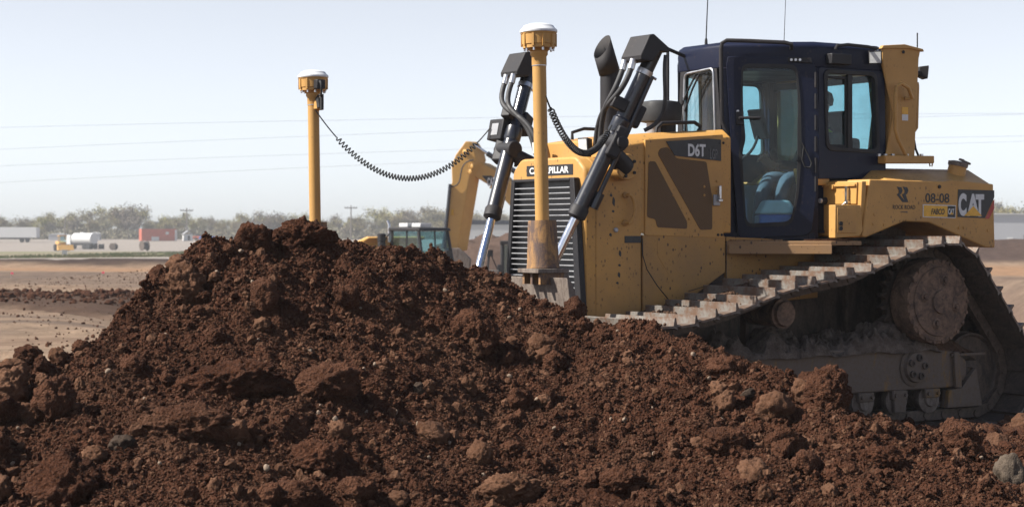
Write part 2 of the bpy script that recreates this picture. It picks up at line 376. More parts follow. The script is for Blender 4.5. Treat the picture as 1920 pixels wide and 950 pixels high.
def soil_cols(X, Y):
    w = 5*fbm(X*.06, Y*.05, 31, 3); e = fbm(X*.35, Y*.35, 33, 4)
    sl = Y+.25*(X+8)+w*.5
    tan_, dark, greyb, orange, berm = (np.array(c) for c in ((.27, .19, .13), (.085, .052, .036), (.135, .098, .077), (.30, .18, .105), (.055, .037, .030)))
    col = np.ones((*X.shape, 3))*tan_
    def put(mask, c):
        nonlocal col; col = col*(1-mask[..., None])+mask[..., None]*c
    put(.55*sstep(.05, .35, fbm(X*.22, Y*.10, 50, 4)), greyb)
    put(.8*sstep(.02, .3, fbm(X*.10+.03*Y, Y*.55, 52, 4, .6))*sstep(40, 34, Y), greyb*.9); put(.5*sstep(.05, .35, fbm(X*.3, Y*1.3, 56, 4, .6)), dark*1.8)
    put(sstep(38.5, 40, sl+2*e)*sstep(47.5, 46, sl+2*e), dark)
    put(sstep(53, 56, sl+3*e)*sstep(78, 74, sl+3*e)*(.65+.5*e), greyb)
    put(sstep(76, 80, sl+3*e)*sstep(89, 86, Y), orange)
    put(sstep(87.5, 89, Y+w*.4+1.5*e)*sstep(95.5, 94, Y+w*.4)*sstep(-10, -14, X), berm)
    grass = sstep(96, 99, Y+1.5*e)*sstep(122, 119, Y-.5*(X+20))
    put(grass, np.array((.22, .20, .09))); put(grass*sstep(-.05, .2, e), np.array((.10, .16, .04)))
    rd = Y-3.2*(X+30)
    put(sstep(119, 121, Y-.5*(X+20)), np.array((.29, .255, .225)))                       # haul road
    gr2 = sstep(160, 163, Y-1.9*(X+32)+3*e)
    put(gr2, np.array((.23, .20, .13))); put(gr2*sstep(.08, .3, fbm(X*.11, Y*.06, 71, 3)), np.array((.17, .19, .07)))
    put(sstep(268, 276, Y+6*e), np.array((.29, .25, .215)))                               # gravel lot
    put(sstep(470, 480, Y), np.array((.16, .15, .08)))
    pit = sstep(-9, -4, X)*sstep(17, 13, X)*sstep(30, 44, Y)*sstep(112, 96, Y); put(pit*.7, np.array((.16, .10, .07)))
    heap = np.exp(-(((X+1.2)/4.2)**2+((Y-88)/6)**2)**2); put(sstep(.1, .4, heap), np.array((.10, .065, .05)))
    bank = sstep(15, 19, X)*sstep(88, 90, Y+1.5*e)*sstep(106, 103, Y); put(bank, np.array((.085, .058, .048)))
    put(sstep(13, 17, X)*sstep(105, 109, Y)*sstep(150, 140, Y), np.array((.42, .23, .13)))
    col = col*.86
    # bare trodden soil round the machine and the heap
    put(sstep(24, 17, Y)*.9, np.array((.12, .075, .05)))
    return col
def make_ground():
    ys = np.concatenate([np.linspace(-60, 13.5, 12), 14*np.exp(np.arange(0, 640)*.0073), [2000, 2600, 3500]])
    xs = 8*np.sinh(np.linspace(-5.9, 5.9, 460))
    X, Y = np.meshgrid(xs, ys)
    Z = ground_z(X, Y)
    m, n, l, b = nodes_of('ground'); co = geopos(n)
    at = n.new('ShaderNodeAttribute'); at.attribute_name = 'soil'
    f = noise_tex(n, l, 2.2, 8, .7, co); g = noise_tex(n, l, 14, 6, .7, co)
    c = mixc(n, l, 1, at.outputs['Color'], ramp(n, l, f.outputs[0], [(.25, .62), (.75, 1.3)]).outputs[0], 'MULTIPLY')
    c = mixc(n, l, ramp(n, l, g.outputs[0], [(.55, 0), (.8, .5)]).outputs[0], c, (.10, .07, .05))
    l.new(c, b.inputs['Base Color']); b.inputs['Roughness'].default_value = .95; b.inputs['Specular IOR Level'].default_value = .1
    bp = n.new('ShaderNodeBump'); bp.inputs['Strength'].default_value = .7; bp.inputs['Distance'].default_value = .06
    l.new(g.outputs[0], bp.inputs['Height']); l.new(bp.outputs[0], b.inputs['Normal'])
    tag(grid_mesh('ground', X, Y, Z, 'ground', soil_cols(X, Y)), kind='structure')
make_ground()

# ------------------------------------------------------------------ the soil heap the blade has pushed up
RIDGE = [(-400, 700, 10.0), (-160, 690, 10.2), (0, 672, 10.6), (60, 668, 10.8), (150, 648, 11.0), (230, 574, 11.3), (300, 508, 11.6), (400, 456, 11.9), (470, 432, 12.0),
         (545, 420, 12.1), (600, 432, 12.2), (640, 450, 12.3), (760, 462, 12.5), (860, 477, 12.6), (930, 501, 12.7), (985, 534, 12.6), (1060, 578, 12.4),
         (1100, 602, 12.3), (1200, 622, 12.2), (1300, 654, 12.0), (1380, 684, 11.8), (1480, 714, 11.6), (1560, 735, 11.4), (1620, 774, 11.3), (1700, 799, 11.2),
         (1780, 806, 11.1), (1850, 846, 11.0), (1920, 870, 10.9), (2100, 905, 10.8), (2500, 910, 10.8)]
RX = np.array([(p-960)/3600*d for p, q, d in RIDGE]); RY = np.array([d for *_, d in RIDGE]); RZ = np.array([EYE-(q-430)/3600*d for p, q, d in RIDGE])
BASE = .16
def heap_base(X, Y):
    yr = np.interp(X, RX, RY)+.35*fbm(X*.9, X*0+3, 90, 3); zr = np.interp(X, RX, RZ)
    ext = sstep(-6.5, -4.2, X)*sstep(6.5, 4.5, X)
    base = BASE*sstep(17, 12, Y)*ext
    u = np.maximum(0, yr-Y); v = np.maximum(0, Y-yr)
    run = 1.25+1.35*np.maximum(.05, zr-BASE)
    t = np.clip(u/run, 0, 1); front = (1-t)**1.45
    k = .06; front = np.where(u < .25, np.minimum(front, 1-k*(u/.25)**2), front)
    back = np.clip(1-v/(.5+.85*np.maximum(.05, zr-BASE)), 0, 1)**1.2
    sh = np.where(Y <= yr, front, back)
    return base+(zr-BASE)*sh*ext
def heap_z(X, Y, fine=True):
    z = heap_base(X, Y)
    z = z+.13*fbm(X*1.1, Y*1.1, 100, 3)*sstep(.05, .5, z)
    wx, wy = X+.05*fbm(X*5, Y*5, 7, 2), Y+.05*fbm(X*5, Y*5, 8, 2)
    z = z+.14*domes(wx, wy, .52, 110, .4, 2)+.075*domes(wx, wy, .26, 120, .45, 1.6)
    if fine:
        wx, wy = X+.03*fbm(X*14, Y*14, 17, 2), Y+.03*fbm(X*14, Y*14, 18, 2)
        patch = sstep(-.25, .3, fbm(X*1.7, Y*1.7, 140, 2))
        z = z+.05*domes(wx, wy, .12, 130, .5, 1.7)*(.25+.75*patch)
        z = z+.028*domes(wx, wy, .06, 150, .6, 1.5)*(.3+.7*patch)
        z = z+.014*domes(X, Y, .036, 160, .8, 1.2)+.05*fbm(X*7, Y*7, 170, 5, .62)
    edge = sstep(-6.9, -6.3, X)*sstep(6.9, 6.3, X)*sstep(5.2, 6.2, Y)*sstep(16.4, 15.2, Y)
    return z*edge-.06*(1-edge)-.02
def make_heap():
    xs = np.concatenate([np.linspace(-7, -3.9, 60)[:-1], np.linspace(-3.9, 3.9, 660), np.linspace(3.9, 7, 60)[1:]])
    ys = np.concatenate([np.linspace(5, 7.6, 60)[:-1], np.linspace(7.6, 13.0, 520), np.linspace(13.0, 16.6, 120)[1:]])
    X, Y = np.meshgrid(xs, ys)
    o = grid_mesh('soil_mound', X, Y, heap_z(X, Y), 'soil')
    return tag(o, kind='structure')
make_heap()
HSX = np.linspace(-4.5, 4.5, 900); HSY = np.linspace(6, 15, 900)
def on_heap(px, py):
    """walk out along a sight line until it meets the heap"""
    d = np.array([(px-960)/3600, 1, -(py-430)/3600]); t = np.arange(7.5, 15.2, .006)
    X = d[0]*t; Y = t; Z = EYE+d[2]*t; h = heap_z(X, Y)
    hit = np.nonzero(Z <= h)[0]
    if len(hit) == 0: hit = [int(np.argmin(Z-h))]
    i = hit[0]; return Vector((X[i], Y[i], float(h[i])))
def clod_mesh(name, seed, mat, sub=3, ang=.5, rough=.12, lump=.10, crumb=0, asp=(1, 1, 1)):
    r = random.Random(seed); bm = bmesh.new(); bmesh.ops.create_icosphere(bm, subdivisions=sub, radius=1)
    planes = []
    for _ in range(13):
        v = Vector((r.gauss(0, 1), r.gauss(0, 1), r.gauss(0, 1))).normalized(); planes.append((v, r.uniform(.62, 1.0)))
    off = Vector((r.uniform(0, 50), r.uniform(0, 50), r.uniform(0, 50)))
    for v in bm.verts:
        d = v.co.normalized(); rad = 1.05
        for n_, h in planes:
            k = d.dot(n_)
            if k > .05: rad = min(rad, h/k)
        rad = rad*ang+(1-ang)*.9; d0 = d; d = Vector((d.x*asp[0], d.y*asp[1], d.z*asp[2]))
        rad += lump*2*mnoise.noise(d*1.9+off)+rough*mnoise.noise(d*5+off)+rough*.6*mnoise.noise(d*11+off)
        if sub > 3: rad += rough*.35*mnoise.noise(d*24+off)+rough*.2*abs(mnoise.noise(d*45+off))
        if crumb: rad += crumb*(1-2*mnoise.voronoi(d*9+off)[0][0])+crumb*.5*(1-2*mnoise.voronoi(d*21+off)[0][0])
        v.co = d0*rad
    if sub <= 2:
        ax = Vector((r.uniform(.65, 1.25), r.uniform(.65, 1.25), r.uniform(.55, 1.0)))
        for v in bm.verts: v.co = Vector(a*b for a, b in zip(v.co, ax))
    me = bpy.data.meshes.new(name); bm.to_mesh(me); bm.free(); me.materials.append(MATS[mat])
    me.polygons.foreach_set('use_smooth', [sub > 2]*len(me.polygons)); return me
# the clods and stones that stand out: pixel-measured position, width and height on the heap -> real sizes
HERO = [
 ('soil_clod', 343, 540, 46, 44, 'soil_dusty', .75, 'large rounded dusty clod high on the left shoulder of the mound'),
 ('soil_clod', 612, 722, 60, 42, 'soil_clod', .95, 'angular tan-rimmed clod whose flat dark face looks out of the slope'),
 ('soil_clod', 118, 905, 74, 66, 'soil', .8, 'biggest clod at the left foot of the mound, near the grey rock'),
 ('soil_clod', 100, 752, 42, 58, 'soil_clod', .8, 'tall leaning clod on the low left flank of the mound'),
 ('soil_clod', 18, 728, 40, 44, 'soil_dusty', .8, 'dusty clod at the outer left foot, cut by the picture edge'),
 ('rock', 228, 834, 24, 18, 'rock_grey', .95, 'small sharp-edged dark grey rock on the lower slope'),
 ('soil_clod', 1549, 742, 46, 56, 'soil_clod', .85, 'upright pointed clod standing against the dark track frame'),
 ('soil_clod', 1452, 765, 34, 30, 'soil_dusty', .8, 'reddish clod just beside the upright pointed clod'),
 ('soil_clod', 1812, 832, 42, 38, 'soil_clod', .85, 'steep clod at the end of the mound below the rear idler'),
 ('soil_clod', 1362, 826, 44, 30, 'soil_clod', .7, 'broad low clod below the reddish clod'),
 ('soil_clod', 540, 938, 64, 32, 'soil_clod', .7, 'wide flat clod at the foot of the slope below the angular clod'),
 ('soil_clod', 668, 922, 40, 28, 'soil_clod', .7, 'rough clod beside the wide flat clod at the foot'),
 ('soil_clod', 958, 918, 62, 34, 'soil_dusty', .75, 'dusty flat-topped clod at the middle of the mound foot'),
 ('rock', 1896, 888, 30, 38, 'rock_tan', .95, 'pale weathered rock lying on the low end of the mound'),
 ('soil_clod', 1362, 686, 34, 24, 'soil_clod', .7, 'clod on the crest in front of the track frame'),
 ('rock', 1408, 742, 17, 14, 'rock_grey', .9, 'small grey stone between clods on the falling crest'),
 ('rock', 786, 731, 14, 14, 'rock_grey', .4, 'round dark cobble half sunk in the middle of the slope'),
 ('soil_clod', 888, 628, 44, 50, 'soil_clod', .8, 'smooth-faced clod half buried below the crest before the blade'),
 ('soil_clod', 247, 687, 28, 25, 'soil_clod', .5, 'rounded dark clod on the left flank above the leaning clod'),
 ('soil_clod', 106, 651, 18, 17, 'soil_dusty', .5, 'ball-shaped clod on the left crest against the tan field'),
 ('soil_clod', 50, 662, 27, 22, 'soil_clod', .7, 'crumbly clod on the low left crest'),
 ('soil_clod', 492, 560, 30, 36, 'soil_clod', .8, 'brown clod below the summit of the mound'),
 ('soil_clod', 560, 446, 60, 38, 'soil', .9, 'big clod that forms the summit of the mound'),
 ('soil_clod', 473, 448, 34, 40, 'soil', .9, 'upright clod beside the summit of the mound'),
 ('soil_clod', 590, 862, 54, 42, 'soil', .7, 'clod on the lower slope under the angular clod'),
 ('soil_clod', 430, 712, 108, 46, 'soil', .6, 'huge broad clod standing out of the left of the slope'),
 ('soil_clod', 352, 802, 98, 42, 'soil', .7, 'long slab-like clod below the huge broad clod'),
 ('soil_clod', 1078, 560, 22, 24, 'soil_clod', .8, 'clod perched on the crest against the radiator guard'),
 ('soil_clod', 1790, 800, 20, 18, 'soil_clod', .7, 'small clod behind the steep clod at the end of the mound'),
 ('soil_clod', 1170, 900, 46, 34, 'soil_clod', .75, 'rugged clod low on the slope beside the dusty flat-topped clod'),
 ('soil_clod', 1660, 858, 44, 28, 'soil', .75, 'clod in front of the falling crest below the pointed clod'),
]
for i, (nm, px, py, wp, hp, mt, ang, lab) in enumerate(HERO):
    p = on_heap(px, py+hp*.45); s = p.y/3600
    o = bpy.data.objects.new(nm, clod_mesh(nm, 300+i, mt, 5 if wp > 34 else 4, ang, .13, crumb=.085 if nm == 'soil_clod' else 0, asp=(wp/hp, (wp/hp)**.5, 1))); C.objects.link(o)
    a, h = wp*s*1.02, hp*s*1.05
    o.scale = (a, (a*h)**.5*.95, h); o.location = p+Vector((0, a*.35, h*(.22 if wp > 60 else .33))); o.rotation_euler = (random.uniform(-.15, .15), random.uniform(-.15, .15), 0)
    tag(o, lab, 'clod' if nm == 'soil_clod' else 'rock')
# smaller loose clods anyone could still pick out
protos = [clod_mesh('soil_clod', 40+i, 'soil_clod' if i % 3 else 'soil_dusty', 4, .6, .17, .12, .09) for i in range(7)]
for i in range(170):
    px, py = random.uniform(-30, 1950), random.uniform(430, 945)
    x = (px-960)/3600*11
    if py < np.interp(px, [r[0] for r in RIDGE], [r[1] for r in RIDGE])+8: continue
    p = on_heap(px, py); r = random.choice((.035, .04, .045, .05, .06, .075, .095))
    o = bpy.data.objects.new('soil_clod', random.choice(protos)); C.objects.link(o)
    o.scale = (r*random.uniform(.8, 1.2), r*random.uniform(.8, 1.2), r*random.uniform(.65, 1)); o.rotation_euler = [random.uniform(0, 6.3) for _ in range(3)]
    o.location = p+Vector((0, 0, r*.3)); tag(o, 'fist-sized lump of brown soil lying loose on the mound', 'clod', 'loose lumps on the soil mound')
peb = [clod_mesh('pebble', 70+i, 'pebble', 3, .4, .12, .1) for i in range(4)]
SPOTS = [(597, 778), (629, 790), (735, 775), (310, 632), (165, 637), (203, 700), (405, 920), (1008, 752), (1300, 668), (785, 800), (478, 575), (452, 474), (150, 945), (500, 880), (740, 777), (1110, 895)]
for i in range(90):
    px, py = SPOTS[i] if i < len(SPOTS) else (random.uniform(0, 1920), random.uniform(450, 945))
    if py < np.interp(px, [r[0] for r in RIDGE], [r[1] for r in RIDGE])+6: continue
    p = on_heap(px, py); r = .018 if i < len(SPOTS) else random.uniform(.008, .017)
    o = bpy.data.objects.new('pebble', random.choice(peb)); C.objects.link(o); o.scale = (r*1.25, r, r*.85)
    o.rotation_euler = [random.uniform(0, 6.3) for _ in range(3)]; o.location = p+Vector((0, -.004, r*.5))
    tag(o, 'pale rounded pebble on the brown soil of the mound', 'pebble', 'pale pebbles on the soil mound')

def scatter(name, pts, rad, meshes, mat_kind='stuff'):
    """one object of loose crumbs: points with a size each, instanced by geometry nodes"""
    me = bpy.data.meshes.new(name); me.vertices.add(len(pts)); me.vertices.foreach_set('co', np.asarray(pts, np.float32).ravel())
    a = me.attributes.new('size', 'FLOAT', 'POINT'); a.data.foreach_set('value', np.asarray(rad, np.float32))
    me.update()
    o = bpy.data.objects.new(name, me); C.objects.link(o)
    col = bpy.data.collections.new(name+'_shapes')
    for i, m_ in enumerate(meshes):
        col.objects.link(bpy.data.objects.new('crumb', m_))
    ng = bpy.data.node_groups.new(name, 'GeometryNodeTree')
    ng.interface.new_socket('Geometry', in_out='INPUT', socket_type='NodeSocketGeometry')
    ng.interface.new_socket('Geometry', in_out='OUTPUT', socket_type='NodeSocketGeometry')
    N = ng.nodes; L = ng.links
    gi = N.new('NodeGroupInput'); go = N.new('NodeGroupOutput'); ip = N.new('GeometryNodeInstanceOnPoints')
    ci = N.new('GeometryNodeCollectionInfo'); ci.inputs[0].default_value = col; ci.inputs[1].default_value = True; ci.inputs[2].default_value = True
    L.new(gi.outputs[0], ip.inputs['Points']); L.new(ci.outputs[0], ip.inputs['Instance']); ip.inputs['Pick Instance'].default_value = True
    ri = N.new('FunctionNodeRandomValue'); ri.data_type = 'INT'; ri.inputs[4].default_value = 0; ri.inputs[5].default_value = len(meshes)-1
    L.new(ri.outputs[2], ip.inputs['Instance Index'])
    rv = N.new('FunctionNodeRandomValue'); rv.data_type = 'FLOAT_VECTOR'; rv.inputs[0].default_value = (0, 0, 0); rv.inputs[1].default_value = (6.28, 6.28, 6.28)
    L.new(rv.outputs[0], ip.inputs['Rotation'])
    at = N.new('GeometryNodeInputNamedAttribute'); at.data_type = 'FLOAT'; at.inputs[0].default_value = 'size'
    L.new(at.outputs[0], ip.inputs['Scale']); L.new(ip.outputs[0], go.inputs[0])
    md = o.modifiers.new('crumbs', 'NODES'); md.node_group = ng
    return tag(o, kind=mat_kind)
CR = [clod_mesh('crumb', 500+i, ('soil_clod', 'soil', 'soil', 'soil_dusty', 'soil_clod')[i % 5], 2, .85, .30, .2) for i in range(9)]
def heap_crumbs():
    n = 300000
    X = rng.uniform(-3.6, 3.6, n); Y = 7.8+rng.random(n)*6.0
    r = .0047*(1-rng.random(n))**(-1/2.9); r = np.minimum(r, .034)
    # crumbs gather in patches and in the lee of lumps
    keep = (fbm(X*1.6, Y*1.6, 300, 3) > -.5) & (np.abs((X)*3600/Y) < 1050)
    X, Y, r = X[keep], Y[keep], r[keep]
    scatter('soil_crumbs', np.stack([X, Y, heap_z(X, Y)+r*.35], -1), r, CR)
heap_crumbs()
def field_clods():
    n = 9000
    Y = rng.uniform(38.5, 48, n); X = rng.uniform(-17, -3, n)
    sl = 43-.25*(X+8)-3*fbm(X*.04, Y*.01, 40, 2)
    k = np.abs(Y-sl) < 3.2*rng.random(n)**.5; X, Y = X[k], Y[k]
    r = np.minimum(.022*(1-rng.random(len(X)))**(-1/2.6), .10)
    n2 = 5000; X2 = rng.uniform(-16, -3, n2); Y2 = rng.uniform(24, 85, n2); r2 = np.minimum(.010*(1-rng.random(n2))**(-1/2.4), .035)
    X, Y, r = np.r_[X, X2], np.r_[Y, Y2], np.r_[r, r2]
    scatter('field_clods', np.stack([X, Y, ground_z(X, Y)+r*.3], -1), r, [clod_mesh('crumb', 600+i, ('soil_clod', 'soil_clod', 'soil_dark')[i], 2, .6, .2, .15) for i in range(3)])
field_clods()
def yard_clods():
    n = 4200; X = rng.uniform(.5, 7.5, n); Y = rng.uniform(10.8, 19, n)
    k = heap_base(X, Y) < .3; X, Y = X[k], Y[k]; r = np.minimum(.012*(1-rng.random(len(X)))**(-1/1.9), .08)
    scatter('yard_clods', np.stack([X, Y, np.maximum(ground_z(X, Y), heap_z(X, Y))+r*.3], -1), r, CR)
yard_clods()
# ------------------------------------------------------------------ the bulldozer: x forward, y to its left, z up; origin under the drive sprocket axis
TH = R(33); DOZ = Vector((2.8147, 17.1029, 0)); DOZ_RZ = math.pi+TH
FW = Vector((-math.cos(TH), -math.sin(TH), 0)); LF = Vector((math.sin(TH), -math.cos(TH), 0)); XA = 3.027
def S(px, py, y):
    """point of the machine's own plane y = const that was measured at px, py -> (x, z)"""
    k = (px-960)/3600; q = DOZ+LF*y
    x = (k*q.y-q.x)/(FW.x-k*FW.y); d = (q+FW*x).y
    return (x, EYE-(py-430)/3600*d)
def Fr(px, py, x):
    """the same on a plane x = const -> (y, z)"""
    k = (px-960)/3600; q = DOZ+FW*x
    y = (k*q.y-q.x)/(LF.x-k*LF.y); d = (q+LF*y).y
    return (y, EYE-(py-430)/3600*d)
def SS(pts, y): return [S(a, b, y) for a, b in pts]
def S3(px, py, y): x, z = S(px, py, y); return Vector((x, y, z))
def F3(px, py, x): y, z = Fr(px, py, x); return Vector((x, y, z))
dz = empty('bulldozer', DOZ, DOZ_RZ, 'yellow crawler bulldozer with navy cab working behind the brown soil mound', 'bulldozer')
HW = .54
# --- engine enclosure: lower hull, radiator guard, hood
hull = MB().prism([(-.35, .55), (2.9, .55), (2.95, .75), (2.95, 1.56), (-.35, 1.56)], -.50, .50).build('hull', 'under_steel', dz, .015)
low_front = S(1205, 443, HW)[0]
sp = MB().prism([(low_front, .98), (low_front, 1.585), (1.62, 1.575), (1.62, 1.28), (2.02, 1.05)], HW-.03, HW+.004).build('side_panel', 'yellow_lower', dz, .006)
MB().prism([(1.60, 1.00), (1.60, 1.57), (.6, 1.53), (.6, 1.05)], HW-.05, HW-.008).build('side_panel', 'yellow_lower', dz, .006)
MB().prism([(low_front, .98), (low_front, 1.585), (1.62, 1.575), (1.62, 1.28), (2.02, 1.05)], -HW, -HW+.03).build('side_panel', 'yellow_lower', dz, .006)
guard = MB()
gp = rounded([(-HW, .80), (-HW, 2.10), (-HW+.13, 2.205), (HW-.13, 2.205), (HW, 2.10), (HW, .80)], .05)
gfront = [(y*.955, z) for y, z in gp]
guard.prism(gp, low_front+.008, XA-.10, 'x'); guard.add([(XA-.10, y, z) for y, z in gp]+[(XA-.012, y, z) for y, z in gfront], [tuple(range(len(gp), 2*len(gp)))]+[(i, (i+1) % len(gp), len(gp)+(i+1) % len(gp), len(gp)+i) for i in range(len(gp))])
guard = guard.build('radiator_guard', 'yellow', dz, .02, 3)
# hood top with chamfered shoulders, rising to the cab
hr = S(1372, 250, HW)[0]
def hood_sec(x, zt): return [(x, y, z) for y, z in ((-HW+.006, 1.60), (-HW+.006, zt-.07), (-HW+.11, zt), (HW-.11, zt), (HW-.006, zt-.07), (HW-.006, 1.60))]
hs = [hood_sec(hr, 2.455), hood_sec(2.35, 2.405), hood_sec(XA-.28, 2.345)]
hm = MB(); hv = sum(hs, []); hf = [tuple(range(6)), tuple(range(17, 11, -1))]
for k in range(2): hf += [(k*6+i, k*6+(i+1) % 6, k*6+6+(i+1) % 6, k*6+6+i) for i in range(6)]
hood = hm.add(hv, hf).build('hood', 'yellow', dz, .012, 3)
doorp = [(1209, 262), (1252, 259), (1355, 252), (1356, 446), (1209, 441)]
ed = MB().prism(rounded(SS(doorp, HW), .012), HW-.02, HW+.006).build('engine_door', 'yellow', dz, .004)
tag(ed)
def dec(name, pts, y, mat, parent, th=.003, lo=.001): return MB().prism(SS(pts, y), y+lo, y+lo+th).build(name, mat, parent)
HY = HW+.006
def perf():
    m, n, l, b = nodes_of('perforated'); co = objco(n)
    mp = n.new('ShaderNodeMapping'); mp.inputs['Rotation'].default_value = (0, R(45), 0); l.new(co, mp.inputs[0])
    w1 = n.new('ShaderNodeTexWave'); w1.inputs['Scale'].default_value = 28; w1.bands_direction = 'X'; l.new(mp.outputs[0], w1.inputs[0])
    w2 = n.new('ShaderNodeTexWave'); w2.inputs['Scale'].default_value = 28; w2.bands_direction = 'Z'; l.new(mp.outputs[0], w2.inputs[0])
    mu = n.new('ShaderNodeMath'); mu.operation = 'MULTIPLY'; l.new(w1.outputs['Fac'], mu.inputs[0]); l.new(w2.outputs['Fac'], mu.inputs[1])
    c = mixc(n, l, ramp(n, l, mu.outputs[0], [(.25, 0), (.42, 1)]).outputs[0], (.17, .095, .038), (.012, .010, .009))
    d = noise_tex(n, l, 4, 6, .65, co); c = mixc(n, l, ramp(n, l, d.outputs[0], [(.45, 0), (.7, .55)]).outputs[0], c, (.12, .075, .045))
    l.new(c, b.inputs['Base Color']); b.inputs['Roughness'].default_value = .8
perf()
for pts in ([(1216, 303), (1228, 302), (1288, 416), (1288, 429), (1232, 426), (1229, 411), (1213, 407)],
            [(1233, 288), (1238, 278), (1252, 276), (1268, 297), (1324, 303), (1335, 372), (1335, 430), (1313, 431)]):
    MB().prism(rounded(SS(pts, HY), .02, 4), HY+.0008, HY+.004).build('air_screen', 'perforated', ed)
d6 = dec('model_plate', [(1248, 265), (1326, 260), (1351, 262), (1351, 302), (1264, 292)], HY, 'decal_black', ed, lo=.0045)
def side_text(txt, x0, y0, x1, y1, yp, mat, parent, name='lettering', bold=0, shear=0, depth=.0015):
    a = S3(x0, y1, yp); b = S3(x1, y1, yp); c = S3(x0, y0, yp)
    o = text_mesh(txt, name, mat, a, (-1, 0, 0), (0, 0, 1), abs(b.x-a.x), c.z-a.z, depth, bold, shear); o.parent = parent; return o
side_text('D6T', 1290, 269, 1323, 293, HY+.009, 'decal_white', d6, bold=.035)
side_text('LGP', 1331, 279, 1345, 298, HY+.009, 'decal_grey', d6, bold=.01)
MB().box(*sorted((S(1336, 0, HY)[0], S(1348, 0, HY)[0])), HY, HY+.02, S(0, 374, HY)[1]+0, S(0, 374, HY)[1]+.09).build('latch', 'grey_metal', ed, .006)
lt = S3(1344, 362, HY); MB().box(lt.x-.012, lt.x+.012, HY+.02, HY+.05, lt.z-.05, lt.z+.06).box(lt.x-.03, lt.x+.015, HY+.03, HY+.045, lt.z-.07, lt.z-.05).build('latch_handle', 'clamp_steel', ed, .004)
for a, b in ((1320, 350), (1320, 366), (1356, 268), (1348, 268), (1353, 440), (1346, 440), (1262, 366), (1292, 410), (1344, 340)):
    p = S3(a, b, HY); MB().lathe([(.011, 0), (.011, .006), (.007, .010)], p, (0, 1, 0), 10).build('bolt', 'satin_black' if b < 300 or b > 430 else 'yellow', ed)
# seams in the lower panels
MB().tube([S3(1204, 446, HW+.004), S3(1205, 478, HW+.004), S3(1213, 505, HW+.004), S3(1232, 535, HW+.004), S3(1262, 572, HW+.004)], .0045, 6).build('panel_seam', 'decal_black', sp)
MB().tube([S3(1362, 452, HW+.004), S3(1362, 524, HW+.004), S3(1290, 546, HW+.004)], .003, 6).build('panel_seam', 'decal_black', sp)
MB().tube([S3(1232, 447, HW+.004), S3(1234, 480, HW+.004), S3(1255, 515, HW+.004)], .0025, 6).build('panel_seam', 'yellow_lower', sp)
pl = S3(1171, 447, HW); MB().box(pl.x-.16, pl.x, HW-.003, HW+.004, pl.z-.035, pl.z+.02).build('data_plate', 'decal_black', guard)
# oil runs on the guard
for a, b, c in ((1144, 440, 8), (1162, 475, 14), (1161, 497, 6), (1160, 515, 12), (1157, 530, 5), (1150, 378, 20), (1149, 396, 6), (1145, 366, 7)):
    p = S3(a, b, HW); h = c/3600*15*.5
    MB().prism(rounded([(p.x-.012, p.z-h), (p.x-.015, p.z+h*.4), (p.x+.003, p.z+h), (p.x+.012, p.z-h*.3)], .012), HW-.004, HW+.0025).build('oil_stain', 'decal_black', guard)
# grab handle
p1, p2 = S3(1172, 366, HW), S3(1171, 418, HW)
o_ = Vector((0, .055, 0)); fwdb = Vector((-.075, 0, 0))
MB().tube([p1, p1+o_*.8]+bez(p1+o_, p1+o_+fwdb, p2+o_+fwdb, p2+o_, 10)+[p2+o_*.8, p2], .014, 10).build('grab_handle', 'yellow', guard)
for p in (p1, p2): MB().lathe([(.026, -.003), (.026, .012), (.014, .02)], p, (0, 1, 0), 14).build('bolt', 'yellow_lower', guard)
p = S3(1154, 431, HW); MB().lathe([(.02, -.003), (.02, .012), (.012, .02)], p, (0, 1, 0), 12).build('bolt', 'grey_metal', guard)
# --- grille
gy0t, gzt = Fr(972, 337, XA); gy1t, _ = Fr(1090, 335, XA); gy0b, _ = Fr(955, 520, XA); gy1b, _ = Fr(1093, 520, XA)
gyt, gyb = (gy1t-gy0t)/2, (gy1b-gy0b)/2; GZ0, GZ1 = .92, gzt
gt = lambda z: gyt+(gyb-gyt)*(GZ1-z)/(GZ1-1.25)
gr = MB().prism([(-gt(GZ0)+.02, GZ0), (gt(GZ0)-.02, GZ0), (gt(GZ1)-.02, GZ1-.02), (-gt(GZ1)+.02, GZ1-.02)], XA-.010, XA-.003, 'x').build('grille', 'decal_black', dz)
MB().prism([(-gt(GZ0), GZ0), (-gt(GZ0)+.05, GZ0), (-gt(GZ1)+.05, GZ1), (-gt(GZ1), GZ1)], XA-.01, XA+.045, 'x').build('grille_frame', 'satin_black', gr, .006)
MB().prism([(gt(GZ0)-.085, GZ0), (gt(GZ0), GZ0), (gt(GZ1), GZ1), (gt(GZ1)-.06, GZ1)], XA-.01, XA+.045, 'x').build('grille_frame', 'satin_black', gr, .006)
MB().box(XA-.01, XA+.045, -gt(GZ1)+.051, gt(GZ1)-.061, GZ1-.025, GZ1).build('grille_frame', 'satin_black', gr, .006)
z = GZ1-.075
while z > GZ0:
    MB().box(XA+.012, XA+.036, -gt(z)+.052, gt(z)-.08, z-.0035, z+.0035).build('grille_slat', 'grey_metal', gr)
    z -= .044
pz = Fr(1035, 336, XA)[1]
npz = Fr(1035, 309, XA)[1]
pn = MB().box(XA-.014, XA-.0085, -.30, .36, GZ1+.025, npz).build('name_plate', 'decal_black', guard)
o = text_mesh('CATERPILLAR', 'lettering', 'decal_white', (XA-.0082, -.255, GZ1+.04), (0, 1, 0), (0, 0, 1), .56, npz-GZ1-.055, .002, .03); o.parent = pn
